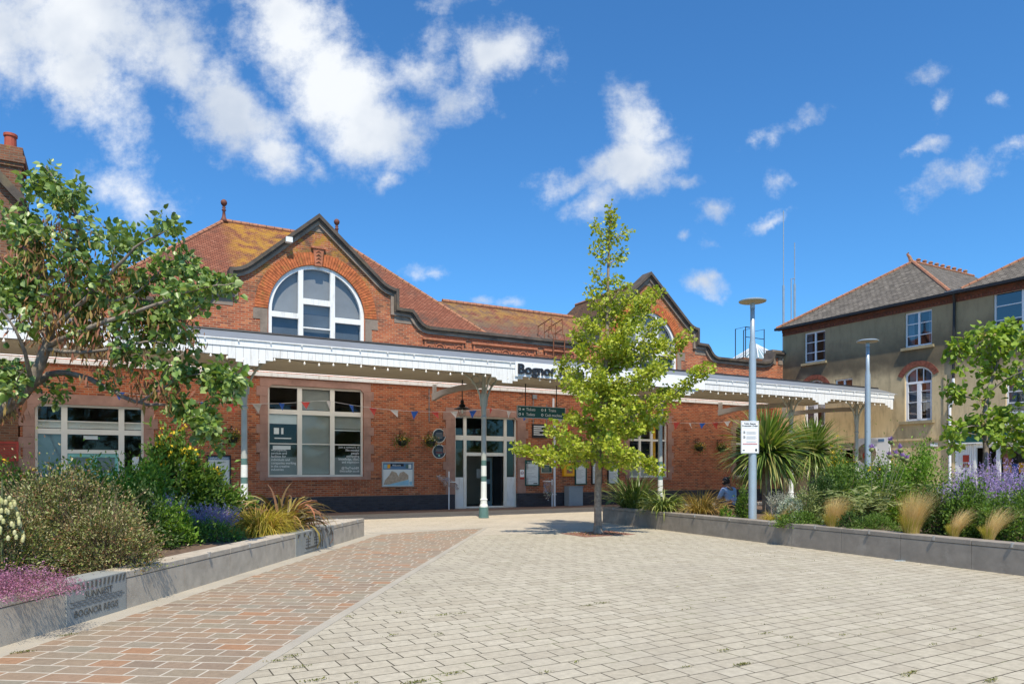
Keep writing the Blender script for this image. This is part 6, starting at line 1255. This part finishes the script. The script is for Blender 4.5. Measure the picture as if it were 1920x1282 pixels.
def right_tree():
    D = 20.5; base = P(1849, 881, D); base.z = .38; t = thing('pleached_tree', base, 'small spreading tree with big green leaves in front of the shop', 'tree')
    def L(px, py, dd=0): return P(px, py, D+dd)-base
    b = MB(); limb(b, [(0, 0, 0), L(1848, 850), L(1846, 790), L(1852, 740), L(1870, 680), L(1880, 630)], .09, .02, 9, .01, 1); qs = []
    br = [([(1847, 800), (1815, 800), (1785, 830)], .03), ([(1847, 795), (1880, 800), (1930, 815)], .03), ([(1850, 750), (1815, 745), (1770, 735)], .025), ([(1852, 740), (1880, 715), (1930, 690)], .03), ([(1868, 690), (1840, 660), (1790, 655)], .025), ([(1872, 670), (1900, 640), (1960, 650)], .025),
          ([(1850, 830), (1830, 815), (1790, 810)], .02), ([(1847, 800), (1880, 830), (1910, 850)], .02), ([(1852, 740), (1858, 770), (1890, 785)], .02), ([(1860, 700), (1855, 640), (1850, 615)], .02), ([(1872, 670), (1875, 630), (1885, 610)], .02)]
    for k, (p_, r0) in enumerate(br): qs.append(limb(b, [L(x, y, (k % 3-1)*.5*(i/2)) for i, (x, y) in enumerate(p_)], r0, .008, 6, .01, k))
    allq = [p for q in qs for p in q]; rs = np.random.RandomState(31); lp = []; ld = []; fp = []
    for (x, y, r_, wt) in [(1790,655,20,1),(1820,645,26,1.2),(1850,625,26,1.4),(1885,622,28,1.5),(1915,640,30,1.6),(1840,665,26,1),(1950,650,40,2),(1775,738,18,.9),(1800,700,12,.3),(1850,685,20,.8),(1880,700,26,1),(1915,720,20,.7),(1845,735,18,.6),(1795,745,16,.4),(1825,800,26,1.2),(1790,812,22,1),(1782,835,12,.4),(1865,800,26,1.2),(1900,800,26,1.3),(1905,835,20,.9),(1930,815,30,1.4),(1850,770,16,.5),(1955,720,30,1),(1875,830,14,.5),(1800,800,16,.6),(1875,775,20,.7)]:
        for s_ in range(max(2, int(5*wt))):
            c = L(x+rs.normal()*r_*.42, y+rs.normal()*r_*.36, rs.normal()*.3); near = min(allq, key=lambda p: (p-c).length); b.tube([near, c], [.008, .004], 4)
            for i in range(15): p = near.lerp(c, .3+.8*rs.rand()); o = Vector(rs.normal(size=3)); lp.append(p+o*.09); ld.append(o)
            if rs.rand() < .3:
                for i in range(22): fp.append(c+Vector(rs.normal(size=3))*.05)
    b.build('trunk', M['bark_dark'], t, smooth=True); A = lambda l: np.array([tuple(p) for p in l])
    leafmesh('crown', A(lp), .16, 'round', M['l_cat'], t, 32, dirs=A(ld), jit=.5, down=.5, up=.6); leafmesh('fruit_clusters', A(fp), .05, 'round', M['l_catfr'], t, 33)
# ================================================================== weeds in the joints
def weeds():
    rs = np.random.RandomState(5); pts = []; 
    spots = [(750, 1148, 20), (830, 1152, 60), (865, 1149, 40), (738, 1190, 25), (655, 1155, 18), (820, 1189, 18), (545, 1230, 40), (520, 1238, 30), (850, 1262, 50), (780, 1278, 110), (1100, 1135, 40), (1130, 1130, 30), (1392, 1245, 90), (1360, 1218, 26), (1710, 1260, 50), (1860, 1275, 60), (1085, 1240, 14), (1025, 1260, 20), (42, 1222, 70), (127, 1190, 60), (1435, 1187, 26), (1700, 1266, 20), (560, 1250, 40), (590, 1275, 50), (665, 1280, 20), (1285, 1250, 20), (1785, 1180, 20), (1580, 1190, 20), (1480, 1195, 18), (1355, 1120, 12), (1270, 1100, 10), (1560, 1120, 12), (1650, 1150, 12), (980, 1180, 12), (1750, 1208, 16)]
    for px, py, n in spots:
        d = 1.6*1348/(py-881); c = Vector(((px-960)/1348*d, d, 0))
        for i in range(int(n*1.2)): a = rs.normal()*.05*min(1, n/50+.3); q = c+U*a+NN*rs.normal()*.010; pts.append((q.x, q.y, .002))
    for k in range(620):      # thin moss along the courses
        q_ = rs.uniform(12.5, 27.5); s_ = rs.uniform(-9, 14); q_ = round(q_/.2)*.2; q = SP(s_, q_)
        if q.y < 3.5 or abs(q.x) > q.y*.75: continue
        if (q-B0).dot(PR) < 2.6 and q.y < 19: continue
        for i in range(rs.randint(2, 9)): a = rs.normal()*.07; z = q+U*a; pts.append((z.x, z.y, .0))
    pts = np.array(pts); n = len(pts); d = rs.normal(size=(n, 3))*.9+np.array([0, 0, .25]); d[:, 2] = np.abs(d[:, 2])
    o = leafmesh('joint_weeds', pts, .016, 'oval', foliage('weed_leaves', [(.16, .19, .03), (.24, .25, .05), (.10, .12, .03), (.30, .24, .08)]), None, 5, dirs=d); tag(o, 'small weeds and moss in the joints of the pale paving', 'weeds', kind='stuff')
    t = thing('leaf_litter', gp(1690, 1050, 0), 'small scrap of pale blue litter on the paving by the right planter', 'litter'); b = MB(); b.box(-.12, .12, -.04, .04, .0, .02); o = b.build('scrap', M['lamp'], t, bevel=.008); 
build_wall_things(); bunting(); cream_house(); far_things(); planters()
lamp(1411, 16.9, 5.56, 'nearer blue-grey lamp post with flat disc head carrying the white notice', True)
lamp(1627, 21.9, 5.52, 'farther blue-grey lamp post with flat disc head in front of the cream house', False)
person(); beds(); ginkgo(); left_tree(); right_tree(); weeds()
